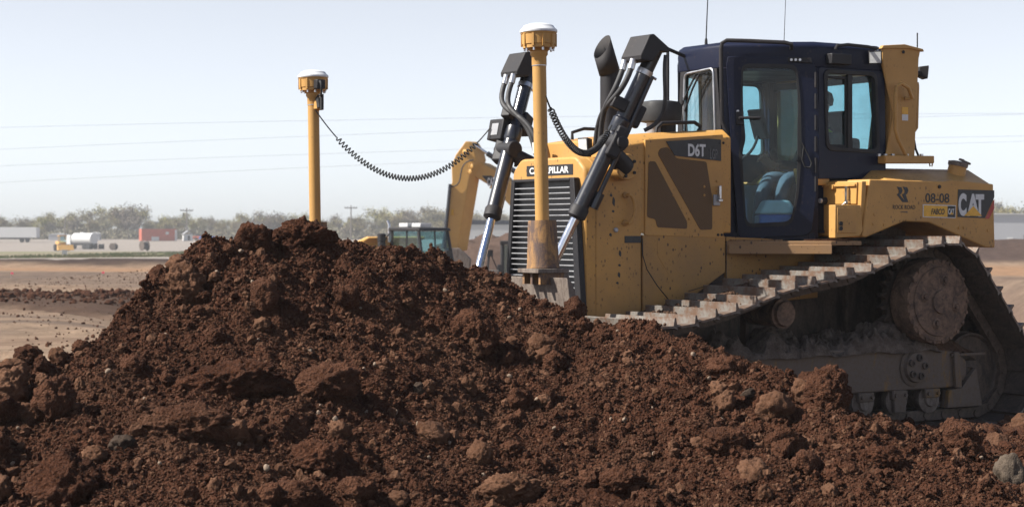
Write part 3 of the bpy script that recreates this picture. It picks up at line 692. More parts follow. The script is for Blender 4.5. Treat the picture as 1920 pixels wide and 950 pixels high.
# --- work lights on the hood
def worklight(name, base, d, s, parent, mat='satin_black'):
    d = Vector(d).normalized(); rt = d.cross(Vector((0, 0, 1))).normalized(); u = rt.cross(d)
    def P(a, b, c): return tuple(Vector(base)+d*a+rt*b+u*c)
    m = MB().add([P(0, -s, -s), P(0, s, -s), P(0, s, s), P(0, -s, s), P(-s*1.3, -s*.6, -s*.7), P(-s*1.3, s*.6, -s*.7), P(-s*1.3, s*.6, s*.7), P(-s*1.3, -s*.6, s*.7)],
                 [(0, 1, 2, 3), (7, 6, 5, 4), (0, 4, 5, 1), (1, 5, 6, 2), (2, 6, 7, 3), (3, 7, 4, 0)])
    o = m.build(name, mat, parent, .006)
    MB().add([P(.004, -s*.82, -s*.8), P(.004, s*.82, -s*.8), P(.004, s*.82, s*.8), P(.004, -s*.82, s*.8), P(-.004, -s*.82, -s*.8), P(-.004, s*.82, -s*.8), P(-.004, s*.82, s*.8), P(-.004, -s*.82, s*.8)],
             [(0, 1, 2, 3), (7, 6, 5, 4), (0, 4, 5, 1), (1, 5, 6, 2), (2, 6, 7, 3), (3, 7, 4, 0)]).build('lens', 'lamp_lens', o)
    return o
for y in (.34, -.34):
    worklight('work_light', (XA-.12, y, 2.30), (1, .15*(1 if y > 0 else -1), -.1), .058, dz)
    MB().box(XA-.19, XA-.15, y-.02, y+.02, 2.19, 2.29).build('light_bracket', 'satin_black', dz, .004)
# --- lift cylinders with hoses, valve covers, trunnions (mirrored pair)
def lift(sd):
    T = Vector((2.60, .88*sd, 3.02)); B = Vector((3.28, .55*sd, 1.45)); ax = (B-T).normalized(); Lc = (B-T).length
    end = T+ax*((T-S3(1080, 395, .66) if sd > 0 else T-S3(1080, 395, .66)*1).length if False else 1.42)
    q = lambda t: T+ax*t
    sidev = ax.cross(Vector((0, 1, 0))).normalized()
    if sidev.x < 0: sidev = -sidev
    g = MB().tube([q(.62), q(1.40)], .063, 24).build('lift_cylinder', 'black_paint', dz, .006)
    MB().tube([q(-.02), q(.66)], .059, 22).build('guard_tube', 'black_paint', g, .004)
    MB().lathe([(.06, .585), (.073, .60), (.073, .70), (.064, .72)], T, ax, 24).build('collar', 'black_paint', g)
    MB().lathe([(.065, 1.345), (.074, 1.36), (.074, 1.43), (.05, 1.45)], T, ax, 24).build('end_cap', 'satin_black', g)
    MB().tube([q(1.44), q(Lc+.25)], .036, 22).build('piston_rod', 'chrome', g)
    MB().lathe([(.065, .17), (.065, .21)], T, ax, 22).tube([q(.19)+sidev*-.07, q(.19)+sidev*-.12], .012, 8).build('hose_clamp', 'clamp_steel', g)
    # parallel feed pipe
    off = sidev*-.06+Vector((0, .045*sd, 0))
    MB().tube([q(.2)+off*.9, q(.9)+off*1.15, q(1.30)+off*1.2], .019, 10).lathe([(.036, 1.2), (.036, 1.33)], T+off*1.25, ax, 12).build('feed_pipe', 'black_paint', g)
    # trunnion block and yoke
    c = q(.80)
    blk = MB().tube([c+Vector((0, -.10*sd, 0)), c+Vector((0, .13*sd, 0))], .07, 20).build('trunnion', 'satin_black', g, .008)
    MB().box(-.075, .075, -.05, .05, -.13, .12, ax.to_track_quat('Z', 'Y').to_matrix(), c+Vector((0, .075*sd, 0))).build('trunnion_cap', 'satin_black', g, .014)
    MB().lathe([(.05, 0), (.05, .02), (.03, .03)], c+Vector((0, .145*sd, 0)), (0, sd, 0), 16).build('bolt', 'satin_black', g)
    yk = Vector((2.72, HW*sd, 2.13)); MB().tube([Vector((2.70, .30*sd, 2.12)), Vector((2.70, .66*sd, 2.12))], .105, 22).build('trunnion_support', 'yellow', g, .01)
    MB().tube([Vector((2.70, .60*sd, 2.12)), c+Vector((0, -.03*sd, -.02))], .10, 18, r_list=[.09, .05]).build('trunnion_yoke', 'satin_black', g)
    for k in range(5):
        a = k*2*math.pi/5; MB().lathe([(.013, 0), (.013, .012)], Vector((2.70+.075*math.cos(a), .66*sd, 2.12+.075*math.sin(a))), (0, sd, 0), 8).build('bolt', 'satin_black', g)
    # valve block half-way up
    MB().box(-.05, .05, -.07, .06, -.09, .09, ax.to_track_quat('Z', 'Y').to_matrix(), q(.52)+sidev*-.075).build('valve_block', 'satin_black', g, .015)
    MB().box(-.045, .045, -.06, .06, -.05, .05, ax.to_track_quat('Z', 'Y').to_matrix(), q(.50)+sidev*.085).build('cable_bracket', 'satin_black', g, .01)
    # cover over the hose ends at the head
    n0, n1 = sorted((.74*sd, 1.00*sd))
    cov = [S(1200, 113, .98), S(1199, 104, .98), S(1216, 65, .98), S(1224, 64, .98), S(1256, 93, .98), S(1250, 99, .98), S(1236, 96, .98), S(1222, 116, .98)]
    cov = [(x-.0, z) for x, z in cov]
    MB().prism(cov, n0, n1).build('hose_cover', 'satin_black', g, .008)
    fx = cov[1][0]
    for k, yy in enumerate((.79, .90)):
        s0 = Vector((cov[0][0]+.005, yy*sd, cov[0][1]-.01)); fall = Vector((.05, 0, -.12))
        mid = s0+Vector((.13, -.01*sd, -.42)); e = Vector((XA-.20, (.46-.06*k)*sd, 2.28))
        pts = [s0]+bez(s0+fall*.4, s0+Vector((.16, 0, -.38)), e+Vector((.04, .10*sd, .42)), e, 18)
        MB().tube(pts, .022, 12).build('hydraulic_hose', 'hose', g)
        MB().tube([s0+Vector((0, 0, .02)), s0+fall*.45], .027, 12).build('hose_fitting', 'clamp_steel', g)
    return g
lc1 = lift(1); lc2 = lift(-1)
MB().tube(bez((2.55, .95, 2.98), (2.62, .98, 2.72), (2.45, .95, 2.5), (2.66, .82, 2.40), 14), .016, 10).build('hydraulic_hose', 'hose', lc1)
# --- exhaust, air pre-cleaner, hood rail
ey = .05; e0, e1 = S3(1143, 262, ey), S3(1143, 132, ey); rr = 18/3600*15.6
ex = MB().tube([e0-Vector((0, 0, .1)), e1], rr, 24).build('exhaust_stack', 'satin_black', dz)
tip = S3(1129, 88, ey); a_ = (tip-e1).normalized()
st = MB(); n_ = 24; u_ = Vector((0, 1, 0)); w_ = a_.cross(u_).normalized()
v0 = []; v1 = []
for j in range(n_):
    t = 2*math.pi*j/n_; off = u_*math.cos(t)*rr*1.08+w_*math.sin(t)*rr*1.08
    v0.append(e1+Vector((math.sin(t)*rr*-1.02 if False else 0, 0, -.02))+off); k = -(math.sin(t))*w_.x*.0
    v1.append(tip+off+a_*(.07*math.sin(t)*(1 if w_.x < 0 else -1)))
st.add(v0+v1, [(j, (j+1) % n_, n_+(j+1) % n_, n_+j) for j in range(n_)]).build('exhaust_tip', 'satin_black', ex).modifiers.new('wall', 'SOLIDIFY').thickness = .004
pc = S3(1238, 232, -.02); pcz1 = S3(1238, 189, -.02).z; pr = 40/3600*15.9
pcl = MB().lathe([(pr*.55, pc.z-pc.z), (pr*.97, .015), (pr, .04), (pr, pcz1-pc.z-.035), (pr*.92, pcz1-pc.z-.012), (pr*.5, pcz1-pc.z), (.01, pcz1-pc.z+.004)], pc, (0, 0, 1), 36).build('pre_cleaner', 'rubber', dz)
MB().tube([pc-Vector((-.07, 0, .17)), pc+Vector((.07, 0, .02))], .06, 18).build('intake_pipe', 'grey_metal', pcl)
MB().tube([pc-Vector((.06, 0, .17)), pc+Vector((-.06, 0, .02))], .085, 18).build('intake_pipe', 'satin_black', pcl)
def hr_z(x): return 2.405+(2.35-x)*.055
r0 = S3(1228, 255, .40); r1 = S3(1313, 250, .40); zt = S3(1270, 231, .40).z
MB().tube([r0-Vector((0, 0, .04)), r0+Vector((-.02, 0, (zt-r0.z)*.6)), Vector((r0.x-.07, .40, zt-.005)), Vector(((r0.x+r1.x)/2, .40, zt+.004)), Vector((r1.x+.06, .40, zt+.012)), Vector((r1.x, .40, zt-.02)), Vector((r1.x+.01, .40, r1.z+.03)), Vector((r1.x+.05, .40, r1.z-.02))], .016, 10).build('hood_rail', 'satin_black', dz)
q0, q1 = S3(1073, 262, -.2), S3(1095, 246, -.2); MB().tube([q0, q0+Vector((0, 0, .06)), q1+Vector((0, 0, .02)), q1+Vector((-.3, 0, .02))], .014, 8).build('hood_rail', 'satin_black', dz)
# --- cab: narrow front, doors angled in plan, straight rear quarter
CF, CW, XR, XB = 1.46, .30, .817, .02           # front plane x, half-width there, where the quarter starts, back plane
CWR = .75
ZR0, ZR1 = 3.05, 3.19
dn = Vector((CWR-CW, CF-XR, 0)).normalized()      # outward normal of the left door plane (x, y)
def door_pt(px, py, out=0, off=0):
    """point on the (left) door plane seen at px, py"""
    k = (px-960)/3600
    A = DOZ+FW*CF+LF*CW; Bv = FW*(XR-CF)+LF*(CWR-CW)
    t = (k*A.y-A.x)/(Bv.x-k*Bv.y); d = (A+Bv*t).y
    return Vector((CF+(XR-CF)*t, CW+(CWR-CW)*t, EYE-(py-430)/3600*d))+dn*off
cab = MB()
fl = lambda e, i: [(CF-i, -CW+i*.5, 0), (CF-i, CW-i*.5, 0), (XR, CWR-i, 0), (XB+i, CWR-i, 0), (XB+i, -CWR+i, 0), (XR, -CWR+i, 0)]
def plan(z, i=0, dx=0): return [(x+(dx if k < 2 else 0), y, z) for k, (x, y, _) in enumerate(fl(0, i))]
def loft(m, secs):
    n = len(secs[0]); vs = sum(secs, []); fs = [tuple(range(n)), tuple(range(n*len(secs)-1, n*(len(secs)-1)-1, -1))]
    for k in range(len(secs)-1): fs += [(k*n+i, k*n+(i+1) % n, k*n+n+(i+1) % n, k*n+n+i) for i in range(n)]
    return m.add(vs, fs)
roof = loft(MB(), [plan(2.98, .012), plan(3.10, .0), plan(3.165, .006), plan(3.20, .05)]).build('cab_roof', 'navy', dz, .012, 3)
floor_ = loft(MB(), [plan(1.50, .03), plan(1.545, .03)]).build('cab_floor', 'satin_black', dz)
cabp = loft(MB(), [plan(1.545, .035), plan(1.62, .035)])
cabp = MB()
# posts at the six corners
def post(x, y, w, d, z0, z1, nx=0): return (x-w, x+w, y-d, y+d, z0, z1)
for sd in (1, -1):
    MB().prism([(CF, sd*CW), (CF-.10, sd*(CW-.0)), (CF-.13, sd*(CW+.05)), (CF-.045, sd*(CW+.03))], 1.56, 2.985, 'z').build('cab_post', 'navy', dz, .008)
    MB().prism([(XR+.05, sd*(CWR-.045)), (XR-.03, sd*(CWR-.002)), (XR-.05, sd*(CWR-.06)), (XR+.02, sd*(CWR-.09))], 1.55, 2.985, 'z').build('cab_post', 'navy', dz, .008)
    MB().box(XB, XB+.09, *sorted((sd*(CWR-.085), sd*(CWR-.052))), 1.9, 2.985).build('cab_post', 'navy', dz, .008)
# rear quarter: panel round a window, on y = +-CWR
def window_panel(outer, inner, y, th, name, mat, parent, holemat, pane=True):
    """a wall with one opening: ring of quads between two outlines with equal counts"""
    n = len(outer); m = MB(); sg = 1 if y > 0 else -1
    vs = [(x, y, z) for x, z in outer]+[(x, y, z) for x, z in inner]+[(x, y-sg*th, z) for x, z in outer]+[(x, y-sg*th, z) for x, z in inner]
    fs = []
    for i in range(n):
        j = (i+1) % n
        fs += [(i, j, n+j, n+i), (2*n+i, 3*n+i, 3*n+j, 2*n+j), (i, 2*n+i, 2*n+j, j), (n+i, n+j, 3*n+j, 3*n+i)]
    return m.add(vs, fs).build(name, mat, parent, .004)
def ray_rect(inner, x0, x1, z0, z1):
    """project an inner outline from its centre onto a rectangle (same count)"""
    cx_ = sum(p[0] for p in inner)/len(inner); cz_ = sum(p[1] for p in inner)/len(inner); out = []
    for x, z in inner:
        dx, dz_ = x-cx_, z-cz_; t = 1e9
        if dx > 1e-6: t = min(t, (x1-cx_)/dx)
        if dx < -1e-6: t = min(t, (x0-cx_)/dx)
        if dz_ > 1e-6: t = min(t, (z1-cz_)/dz_)
        if dz_ < -1e-6: t = min(t, (z0-cz_)/dz_)
        out.append((cx_+dx*t, cz_+dz_*t))
    return out
wq = rounded(SS([(1545, 132), (1642, 138), (1647, 286), (1550, 280)], CWR), .07, 6)
for sd in (1, -1):
    oq = ray_rect(wq, XB, XR-.031, 2.02, 2.985)
    rq = window_panel(oq, wq, CWR*sd, .05, 'cab_quarter', 'navy', dz, None)
    ring = [(x, z) for x, z in wq]
    cxw = sum(p[0] for p in ring)/len(ring); czw = sum(p[1] for p in ring)/len(ring)
    inn = [(cxw+(x-cxw)*.93, czw+(z-czw)*.93) for x, z in ring]
    window_panel([(cxw+(x-cxw)*1.03, czw+(z-czw)*1.03) for x, z in ring], inn, (CWR+.012)*sd, .03, 'window_seal', 'rubber', rq, None)
    MB().prism(inn, *sorted(((CWR-.035)*sd, (CWR-.030)*sd))).build('window_glass', 'cab_glass', rq)
    xm = S(1593, 0, CWR)[0]
    MB().box(xm-.028, xm+.022, *sorted(((CWR-.028)*sd, (CWR+.006)*sd)), inn[0][1]*0+min(p[1] for p in inn), max(p[1] for p in inn)).build('window_bar', 'rubber', rq, .004)
    xq, zq0, zq1 = S(1552, 0, CWR)[0], min(p[1] for p in inn)+.02, max(p[1] for p in inn)-.03
    fz = MB(); pts = [(xq-.0, zq1), (xm+.03, zq1), (xm+.03, zq0), (xq, zq0)]
    window_panel([(xq+.012, zq1+.012), (xm+.024, zq1+.012), (xm+.024, zq0-.012), (xq+.012, zq0-.012)], [(xq-.012, zq1-.012), (xm+.04, zq1-.012), (xm+.04, zq0+.012), (xq-.012, zq0+.012)], (CWR-.01)*sd, .015, 'sliding_frame', 'rubber', rq, None)
# back wall with window
wb = rounded([(-.66, 2.2), (.66, 2.2), (.66, 2.9), (-.66, 2.9)], .06, 6)
ob = ray_rect(wb, -CWR+.052, CWR-.052, 2.02, 2.985); n = len(wb)
m = MB().add([(XB, y, z) for y, z in ob]+[(XB, y, z) for y, z in wb]+[(XB+.04, y, z) for y, z in ob]+[(XB+.04, y, z) for y, z in wb],
             sum([[(i, (i+1) % n, n+(i+1) % n, n+i), (2*n+i, 3*n+i, 3*n+(i+1) % n, 2*n+(i+1) % n), (i, 2*n+i, 2*n+(i+1) % n, (i+1) % n), (n+i, n+(i+1) % n, 3*n+(i+1) % n, 3*n+i)] for i in range(n)], []))
bw = m.build('cab_back', 'navy', dz)
MB().prism(wb, XB+.015, XB+.02, 'x').build('window_glass', 'cab_glass', bw)
MB().box(XB, XR, -CWR+.055, CWR-.055, 1.6, 2.015).build('cab_base', 'navy', dz)
# doors
def door(sd):
    fl_ = lambda v: Vector((v.x, v.y*sd, v.z)); nn = Vector((dn.x, dn.y*sd, 0))
    outp = [(1361, 106), (1527, 109), (1535, 200), (1537, 300), (1529, 380), (1521, 441), (1384, 447), (1375, 330), (1366, 200)]
    winp = [(1391, 122), (1493, 124), (1499, 190), (1500, 285), (1496, 360), (1484, 420), (1398, 424), (1391, 340), (1387, 285), (1393, 262), (1390, 200)]
    if sd < 0: winp = [(1444+(a-1444)*1.33, b) for a, b in winp]
    out2 = [Vector(p) for p in rounded(outp, 8, 3)]; win2 = rounded(winp, 14, 3)
    cx_, cy_ = 1444, 272
    def cast(x, y):
        d = Vector((x-cx_, y-cy_)); best = 1e9
        for i in range(len(out2)):
            a, b = out2[i]-Vector((cx_, cy_)), out2[(i+1) % len(out2)]-Vector((cx_, cy_)); e = b-a
            den = d.x*e.y-d.y*e.x
            if abs(den) < 1e-9: continue
            t = (a.x*e.y-a.y*e.x)/den; s = (a.x*d.y-a.y*d.x)/den
            if t > 0 and -1e-6 <= s <= 1+1e-6: best = min(best, t)
        return (cx_+d.x*best, cy_+d.y*best)
    dense = []
    for i in range(len(win2)):
        a, b = win2[i], win2[(i+1) % len(win2)]; k = max(1, int(math.hypot(a[0]-b[0], a[1]-b[1])/12))
        dense += [(a[0]+(b[0]-a[0])*j/k, a[1]+(b[1]-a[1])*j/k) for j in range(k)]
    od = [cast(*p) for p in dense]; n = len(dense)
    o0 = [fl_(door_pt(*p, off=.012)) for p in od]; i0 = [fl_(door_pt(*p, off=.012)) for p in dense]
    o1 = [p-nn*.045 for p in o0]; i1 = [p-nn*.045 for p in i0]
    fs = sum([[(i, (i+1) % n, n+(i+1) % n, n+i), (2*n+i, 3*n+i, 3*n+(i+1) % n, 2*n+(i+1) % n), (i, 2*n+i, 2*n+(i+1) % n, (i+1) % n), (n+i, n+(i+1) % n, 3*n+(i+1) % n, 3*n+i)] for i in range(n)], [])
    d = MB().add(o0+i0+o1+i1, fs).build('cab_door', 'navy', dz, .004)
    c3 = sum(i0, Vector())/n; seal = MB(); r1 = [p+nn*.006 for p in i0]; r2 = [p+(c3-p).normalized()*.022+nn*.006 for p in i0]; r3 = [p-nn*.02 for p in r1]; r4 = [p-nn*.02 for p in r2]
    r1b = [p-(c3-p).normalized()*.012 for p in r1]; r3b = [p-(c3-p).normalized()*.012 for p in r3]
    seal.add(r1b+r2+r3b+r4, fs).build('window_seal', 'rubber', d)
    MB().add([p-nn*.012 for p in r2]+[p-nn*.017 for p in r2], [tuple(range(n)), tuple(range(2*n-1, n-1, -1))]+[(i, n+i, n+(i+1) % n, (i+1) % n) for i in range(n)]).build('window_glass', 'cab_glass', d)
    h = [fl_(door_pt(1386, 222, off=.02)), fl_(door_pt(1386, 222, off=.07)), fl_(door_pt(1424, 222, off=.08))]
    MB().tube(h, .012, 8).build('door_handle', 'satin_black', d); a = fl_(door_pt(1387, 222, off=.015))
    MB().box(-.03, .03, -.01, .02, -.055, .055, Matrix.Rotation(math.atan2(nn.y, nn.x)-math.pi/2, 3, 'Z'), a).build('handle_plate', 'satin_black', d, .005)
    MB().lathe([(.012, 0), (.012, .012)], fl_(door_pt(1383, 209, off=.012)), nn, 12).build('key_lock', 'clamp_steel', d)
    for py in (150, 190, 230, 270, 310, 345):
        MB().tube([fl_(door_pt(1529, py-14, off=.02)), fl_(door_pt(1529, py+14, off=.02))], .011, 8).build('hinge', 'satin_black', d)
    # door stay with three bolts
    a, b = door_pt(1478, 110, off=.02), door_pt(1522, 118, off=.02)
    MB().quad_panel([fl_(door_pt(1477, 108, off=.03)), fl_(door_pt(1521, 109, off=.03)), fl_(door_pt(1521, 119, off=.03)), fl_(door_pt(1477, 117, off=.03))], .016, nn).build('door_stay', 'satin_black', d, .003)
    for px in (1483, 1491, 1499): MB().lathe([(.011, 0), (.011, .01)], fl_(door_pt(px, 113, off=.03)), nn, 10).build('bolt', 'clamp_steel', d)
    MB().tube([fl_(door_pt(*p, off=.03)) for p in ((1503, 268), (1514, 290), (1521, 306), (1518, 314), (1508, 313), (1503, 300), (1506, 275))], .006, 8).build('pull_strap', 'rubber', d)
    return d
door(1); door(-1)
# sill below the doors and corner shell under the windscreen
for sd in (1, -1):
    MB().prism([(CF-.01, sd*(CW-.012)), (XR, sd*(CWR-.012)), (XR-.02, sd*(CWR-.07)), (CF-.06, sd*(CW-.06))], 1.548, 1.60, 'z').build('cab_sill', 'navy', dz)
    MB().prism([(CF-.03, sd*(CW-.004)), (XR, sd*(CWR-.004)), (XR-.02, sd*(CWR-.06)), (CF-.08, sd*(CW-.05))], 2.955, 2.984, 'z').build('cab_header', 'navy', dz)
# windscreen wall
wf = rounded([Fr(1288, 139, CF), Fr(1346, 127, CF), Fr(1350, 252, CF), Fr(1284, 262, CF)], .05, 6)
ymid = sum(p[0] for p in wf)/len(wf); wf = [((y-ymid)*.92, z) for y, z in wf]
of = ray_rect(wf, -CW, CW, 1.60, 2.982); n = len(wf)
ws = MB().add([(CF, y, z) for y, z in of]+[(CF, y, z) for y, z in wf]+[(CF-.04, y, z) for y, z in of]+[(CF-.04, y, z) for y, z in wf],
              sum([[(i, (i+1) % n, n+(i+1) % n, n+i), (2*n+i, 3*n+i, 3*n+(i+1) % n, 2*n+(i+1) % n), (i, 2*n+i, 2*n+(i+1) % n, (i+1) % n), (n+i, n+(i+1) % n, 3*n+(i+1) % n, 3*n+i)] for i in range(n)], [])).build('cab_front', 'satin_black', dz)
MB().prism(wf, CF-.022, CF-.017, 'x').build('window_glass', 'clear_glass', ws)
MB().tube([(CF+.004, y, z) for y, z in wf+wf[:1]], .011, 8, cap=False).build('window_seal', 'clamp_steel', ws)
wp = Vector((CF+.05, .10, 2.93))
for k, (y0, y1, z1, zb) in enumerate(((.03, -.20, 2.66, 2.42), (.08, -.14, 2.64, 2.40))):
    MB().tube([(CF, y0, 2.95), (CF+.06, y0, 2.94), (CF+.05, (y0+y1)/2, 2.82), (CF+.045, y1, z1)], .009, 8).build('wiper_arm', 'satin_black', ws)
    MB().tube([(CF+.03, y1, z1+.10), (CF+.035, y1, z1), (CF+.02, y1+.005, zb)], .007, 8).build('wiper_blade', 'rubber', ws)
# guard rails on the roof edge and down the front corner
q = lambda a, b, o=.05: door_pt(a, b, off=o)
MB().tube([q(1367, 262), q(1353, 228), q(1351, 95), q(1353, 82), q(1362, 77), q(1400, 78), q(1470, 81), q(1483, 84), q(1484, 92, .0)], .017, 10).build('grab_rail', 'satin_black', dz)
MB().tube([S3(1567, 92, .78), S3(1569, 86, .80), S3(1590, 84, .80), S3(1628, 88, .80), S3(1645, 92, .80), S3(1646, 100, .78)], .014, 10).build('roof_rail', 'satin_black', dz)
b_ = S3(1568, 112, .76); MB().box(b_.x-.11, b_.x+.11, .752, .83, b_.z-.045, b_.z+.045).build('lamp_bracket', 'satin_black', dz, .008)
b_ = S3(1641, 108, .83); worklight('work_light', b_, (.75, .65, -.15), .058, dz)
MB().tube([b_+Vector((-.03, -.02, .05)), S3(1645, 94, .80)], .012, 8).build('light_bracket', 'clamp_steel', dz)
# limb riser rod from roof corner down to the hood
z1 = 3.12
MB().tube([(CF-.05, -.20, 3.10), F3(1252, 92, 1.62)], .016, 8).tube([F3(1252, 92, 1.62), F3(1252, 190, 1.62), F3(1252, 262, 1.62)], .014, 8).build('limb_riser', 'satin_black', dz)
# aerials
for px, y, r_ in ((1324, 0, .007), (1470, 0, .004)):
    b_ = S3(px, 80, y); t_ = Vector((b_.x-.03, y, b_.z+.62)); b_.z = 3.19
    MB().tube([b_, b_+Vector((0, 0, .05)), b_+Vector((0, 0, .07)), t_], r_, 6, r_list=[.014, .012, r_*.8, r_*.5]).build('aerial', 'satin_black', dz)
# --- roll-over posts behind the cab
def rops(sd):
    yp = .75
    f = lambda pts: SS(pts, yp)
    m = MB()
    a = f([(1657, 293), (1671, 215), (1650, 120), (1650, 90), (1680, 86), (1700, 88), (1722, 96), (1719, 110), (1711, 296)])
    base_y0, base_y1 = sorted((.50*sd, .78*sd))
    m.prism([(min(x, .012), z) for x, z in a], *sorted((.50*sd, .7535*sd))); m.prism(a, *sorted((.754*sd, .78*sd)))
    o = m.build('rollover_post', 'yellow_clean', dz, .02, 3)
    cp = f([(1646, 92), (1650, 86), (1690, 84), (1724, 93), (1726, 98), (1700, 92)])
    MB().prism(cp, *sorted((.755*sd, .795*sd))).build('post_cap', 'yellow_clean', o, .004)
    bp = f([(1641, 292), (1735, 293), (1735, 307), (1641, 307)])
    MB().prism([(min(x, .125), z) for x, z in bp], *sorted((.757*sd, .86*sd))).build('post_base', 'yellow_clean', o, .008)
    for px in (1648, 1660, 1674, 1700, 1728):
        p = S3(px, 293, .82); MB().lathe([(.018, 0), (.018, .02)], Vector((p.x, .82*sd, p.z)), (0, 0, 1), 6).build('bolt', 'clamp_steel', o)
    hp = [(1707, 184), (1712, 184), (1700, 165), (1687, 157), (1678, 163), (1676, 180), (1676, 245), (1681, 262), (1704, 296)]
    ho = [.79, .84, .87, .87, .87, .87, .87, .87, .83]
    MB().tube([Vector((S(a_, b_, .85)[0], h*sd, S(a_, b_, .85)[1])) for (a_, b_), h in zip(hp, ho)], .017, 10).build('grab_handle', 'yellow_clean', o)
    p = S(1697, 212, .782); MB().box(p[0]-.035, p[0]+.035, *sorted((.777*sd, .783*sd)), p[1]-.01, p[1]+.05).build('warning_label', 'decal_yellow', o)
    MB().box(p[0]-.035, p[0]+.035, *sorted((.777*sd, .783*sd)), p[1]-.065, p[1]-.012).build('warning_label', 'decal_white', o)
    p = S(1693, 98, .78); MB().lathe([(.014, 0), (.014, .008)], Vector((p[0], .782*sd, p[1])), (0, sd, 0), 12).build('bolt', 'satin_black', o)
    return o
rp = rops(1); rops(-1)
MB().box(-.33, -.05, -.5, .5, 2.98, 3.16).build('rollover_beam', 'yellow_clean', dz, .01)
p = S3(1728, 136, .62); worklight('rear_light', p+Vector((-.05, 0, 0)), (-.9, .35, -.1), .06, dz)
MB().tube([p, S3(1714, 138, .66)], .016, 8).build('light_bracket', 'satin_black', dz)
MB().tube([S3(1718, 155, .66), S3(1719, 162, .66), S3(1717, 240, .66), S3(1713, 245, .66)], .022, 10).build('grab_handle', 'yellow_clean', dz)
MB().tube([S3(1713, 258, .66), S3(1717, 280, .66), S3(1722, 292, .66)], .010, 8).build('wiring_loom', 'rubber', dz)
MB().tube([S3(1720, 92, .6), S3(1720, 62, .6)], .006, 6).build('aerial', 'satin_black', dz)
# --- fuel tank and fenders
YT = 1.15
tp = SS([(1631, 336), (1768, 340), (1786, 337), (1863, 345), (1866, 464), (1848, 464), (1742, 417), (1696, 415), (1624, 445), (1617, 443)], YT)
tk = MB().prism(tp, .55, YT).build('fuel_tank', 'yellow', dz, .012, 3)
MB().prism(tp, -YT, -.55).build('fuel_tank', 'yellow', dz, .012, 3)
xr_ = tp[3][0]
MB().prism([(.02, 1.5), (.02, 2.02), (xr_+.01, 2.02), (xr_+.01, 1.2), (-.4, 1.1)], -.549, .549).build('rear_case', 'yellow', dz, .012)
xt0, xt1 = S(1640, 0, .95)[0], xr_+.004
zt_ = 2.155
def tanktop(sd):
    a = [(xt0, 1.13*sd, 2.03), (xt0-.28, 1.13*sd, 2.025), (xt1+.02, 1.13*sd, 2.025), (xt1, .0, 2.025), (xt0, .0, 2.03)]
    x1, x2 = S(1717, 313, .72)[0], S(1814, 315, .72)[0]
    b = [(x1+.52, .66*sd, zt_), (x1, .72*sd, zt_), (x2+.05, .78*sd, zt_), (x2-.08, .0, zt_), (x1+.52, .0, zt_)]
    loft(MB(), [a, b]).build('tank_top', 'yellow', dz, .008)
tanktop(1); tanktop(-1)
fc = S3(1791, 333, .86); fdir = Vector((-.18, .12, 1)).normalized()
MB().lathe([(.085, -.05), (.078, .10)], fc, fdir, 22).build('filler_neck', 'yellow', tk)
MB().lathe([(.085, .10), (.088, .115), (.088, .135), (.05, .145)], fc, fdir, 22).tube([fc+fdir*.145+Vector((-.06, 0, .01)), fc+fdir*.165, fc+fdir*.12+Vector((-.09, .06, 0))], .010, 8).build('filler_cap', 'worn_steel', tk)
p = S3(1744, 312, .8); MB().tube(bez(p, p+Vector((.03, 0, .05)), p+Vector((-.05, 0, .05)), p+Vector((-.02, 0, 0)), 8), .006, 6).build('lifting_eye', 'yellow', tk)
MB().lathe([(.016, 0), (.016, .008)], S3(1761, 350, YT), (0, 1, 0), 12).build('bolt', 'satin_black', tk)
for a, b in ((1799, 427), (1808, 427), (1638, 420), (1658, 421), (1640, 402), (1853, 432)):
    MB().lathe([(.013, 0), (.013, .006)], S3(a, b, YT), (0, 1, 0), 12).build('bolt', 'yellow', tk)
# lettering and decals on the tank
cp_ = dec('maker_plate', [(1796, 355), (1864, 357), (1864, 370), (1846, 409), (1795, 407)], YT, 'decal_black', tk, lo=.0008, th=.002)
MB().prism(SS([(1864, 373), (1864, 391), (1854, 410), (1847, 410)], YT), YT+.0008, YT+.0028).build('stripe', 'decal_red', cp_)
side_text('C', 1797, 362, 1812, 405, YT+.003, 'decal_white', cp_, bold=.05); side_text('A', 1813, 363, 1836, 405, YT+.003, 'decal_white', cp_, bold=.04); side_text('T', 1829, 364, 1845, 406, YT+.0052, 'decal_white', cp_, bold=.05)
MB().prism(SS([(1807, 404.5), (1824, 386), (1840, 405)], YT), YT+.0065, YT+.008).build('triangle', 'decal_yellow', cp_)
fb = dec('dealer_plate', [(1730, 383), (1792, 385), (1791, 409), (1730, 407)], YT, 'decal_white', tk, lo=.0008, th=.0015)
MB().prism(SS([(1731.5, 384.5), (1776, 386), (1776, 407), (1731.5, 405.7)], YT), YT+.0024, YT+.0036).build('plate_field', 'decal_yellow', fb)
MB().prism(SS([(1776.3, 386), (1790.7, 386.5), (1790.2, 407.6), (1776.3, 407)], YT), YT+.0024, YT+.0036).build('plate_field', 'decal_black', fb)
side_text('FABCO', 1746, 391, 1771, 402, YT+.004, 'decal_black', fb, bold=.02, shear=.2)
side_text('CAT', 1777.5, 391, 1789, 402, YT+.004, 'decal_white', fb, bold=.03)
MB().prism(SS([(1780, 402), (1783.5, 397.5), (1787, 402)], YT), YT+.006, YT+.0072).build('triangle', 'decal_yellow', fb)
side_text('08-08', 1735, 362, 1780, 380, YT+.001, 'decal_black', tk, bold=.012)
side_text('ROCK ROAD', 1674, 384, 1716, 392, YT+.001, 'decal_black', tk, bold=.008)
side_text('COMPANIES', 1688, 396, 1702, 398.5, YT+.001, 'decal_grey', tk)
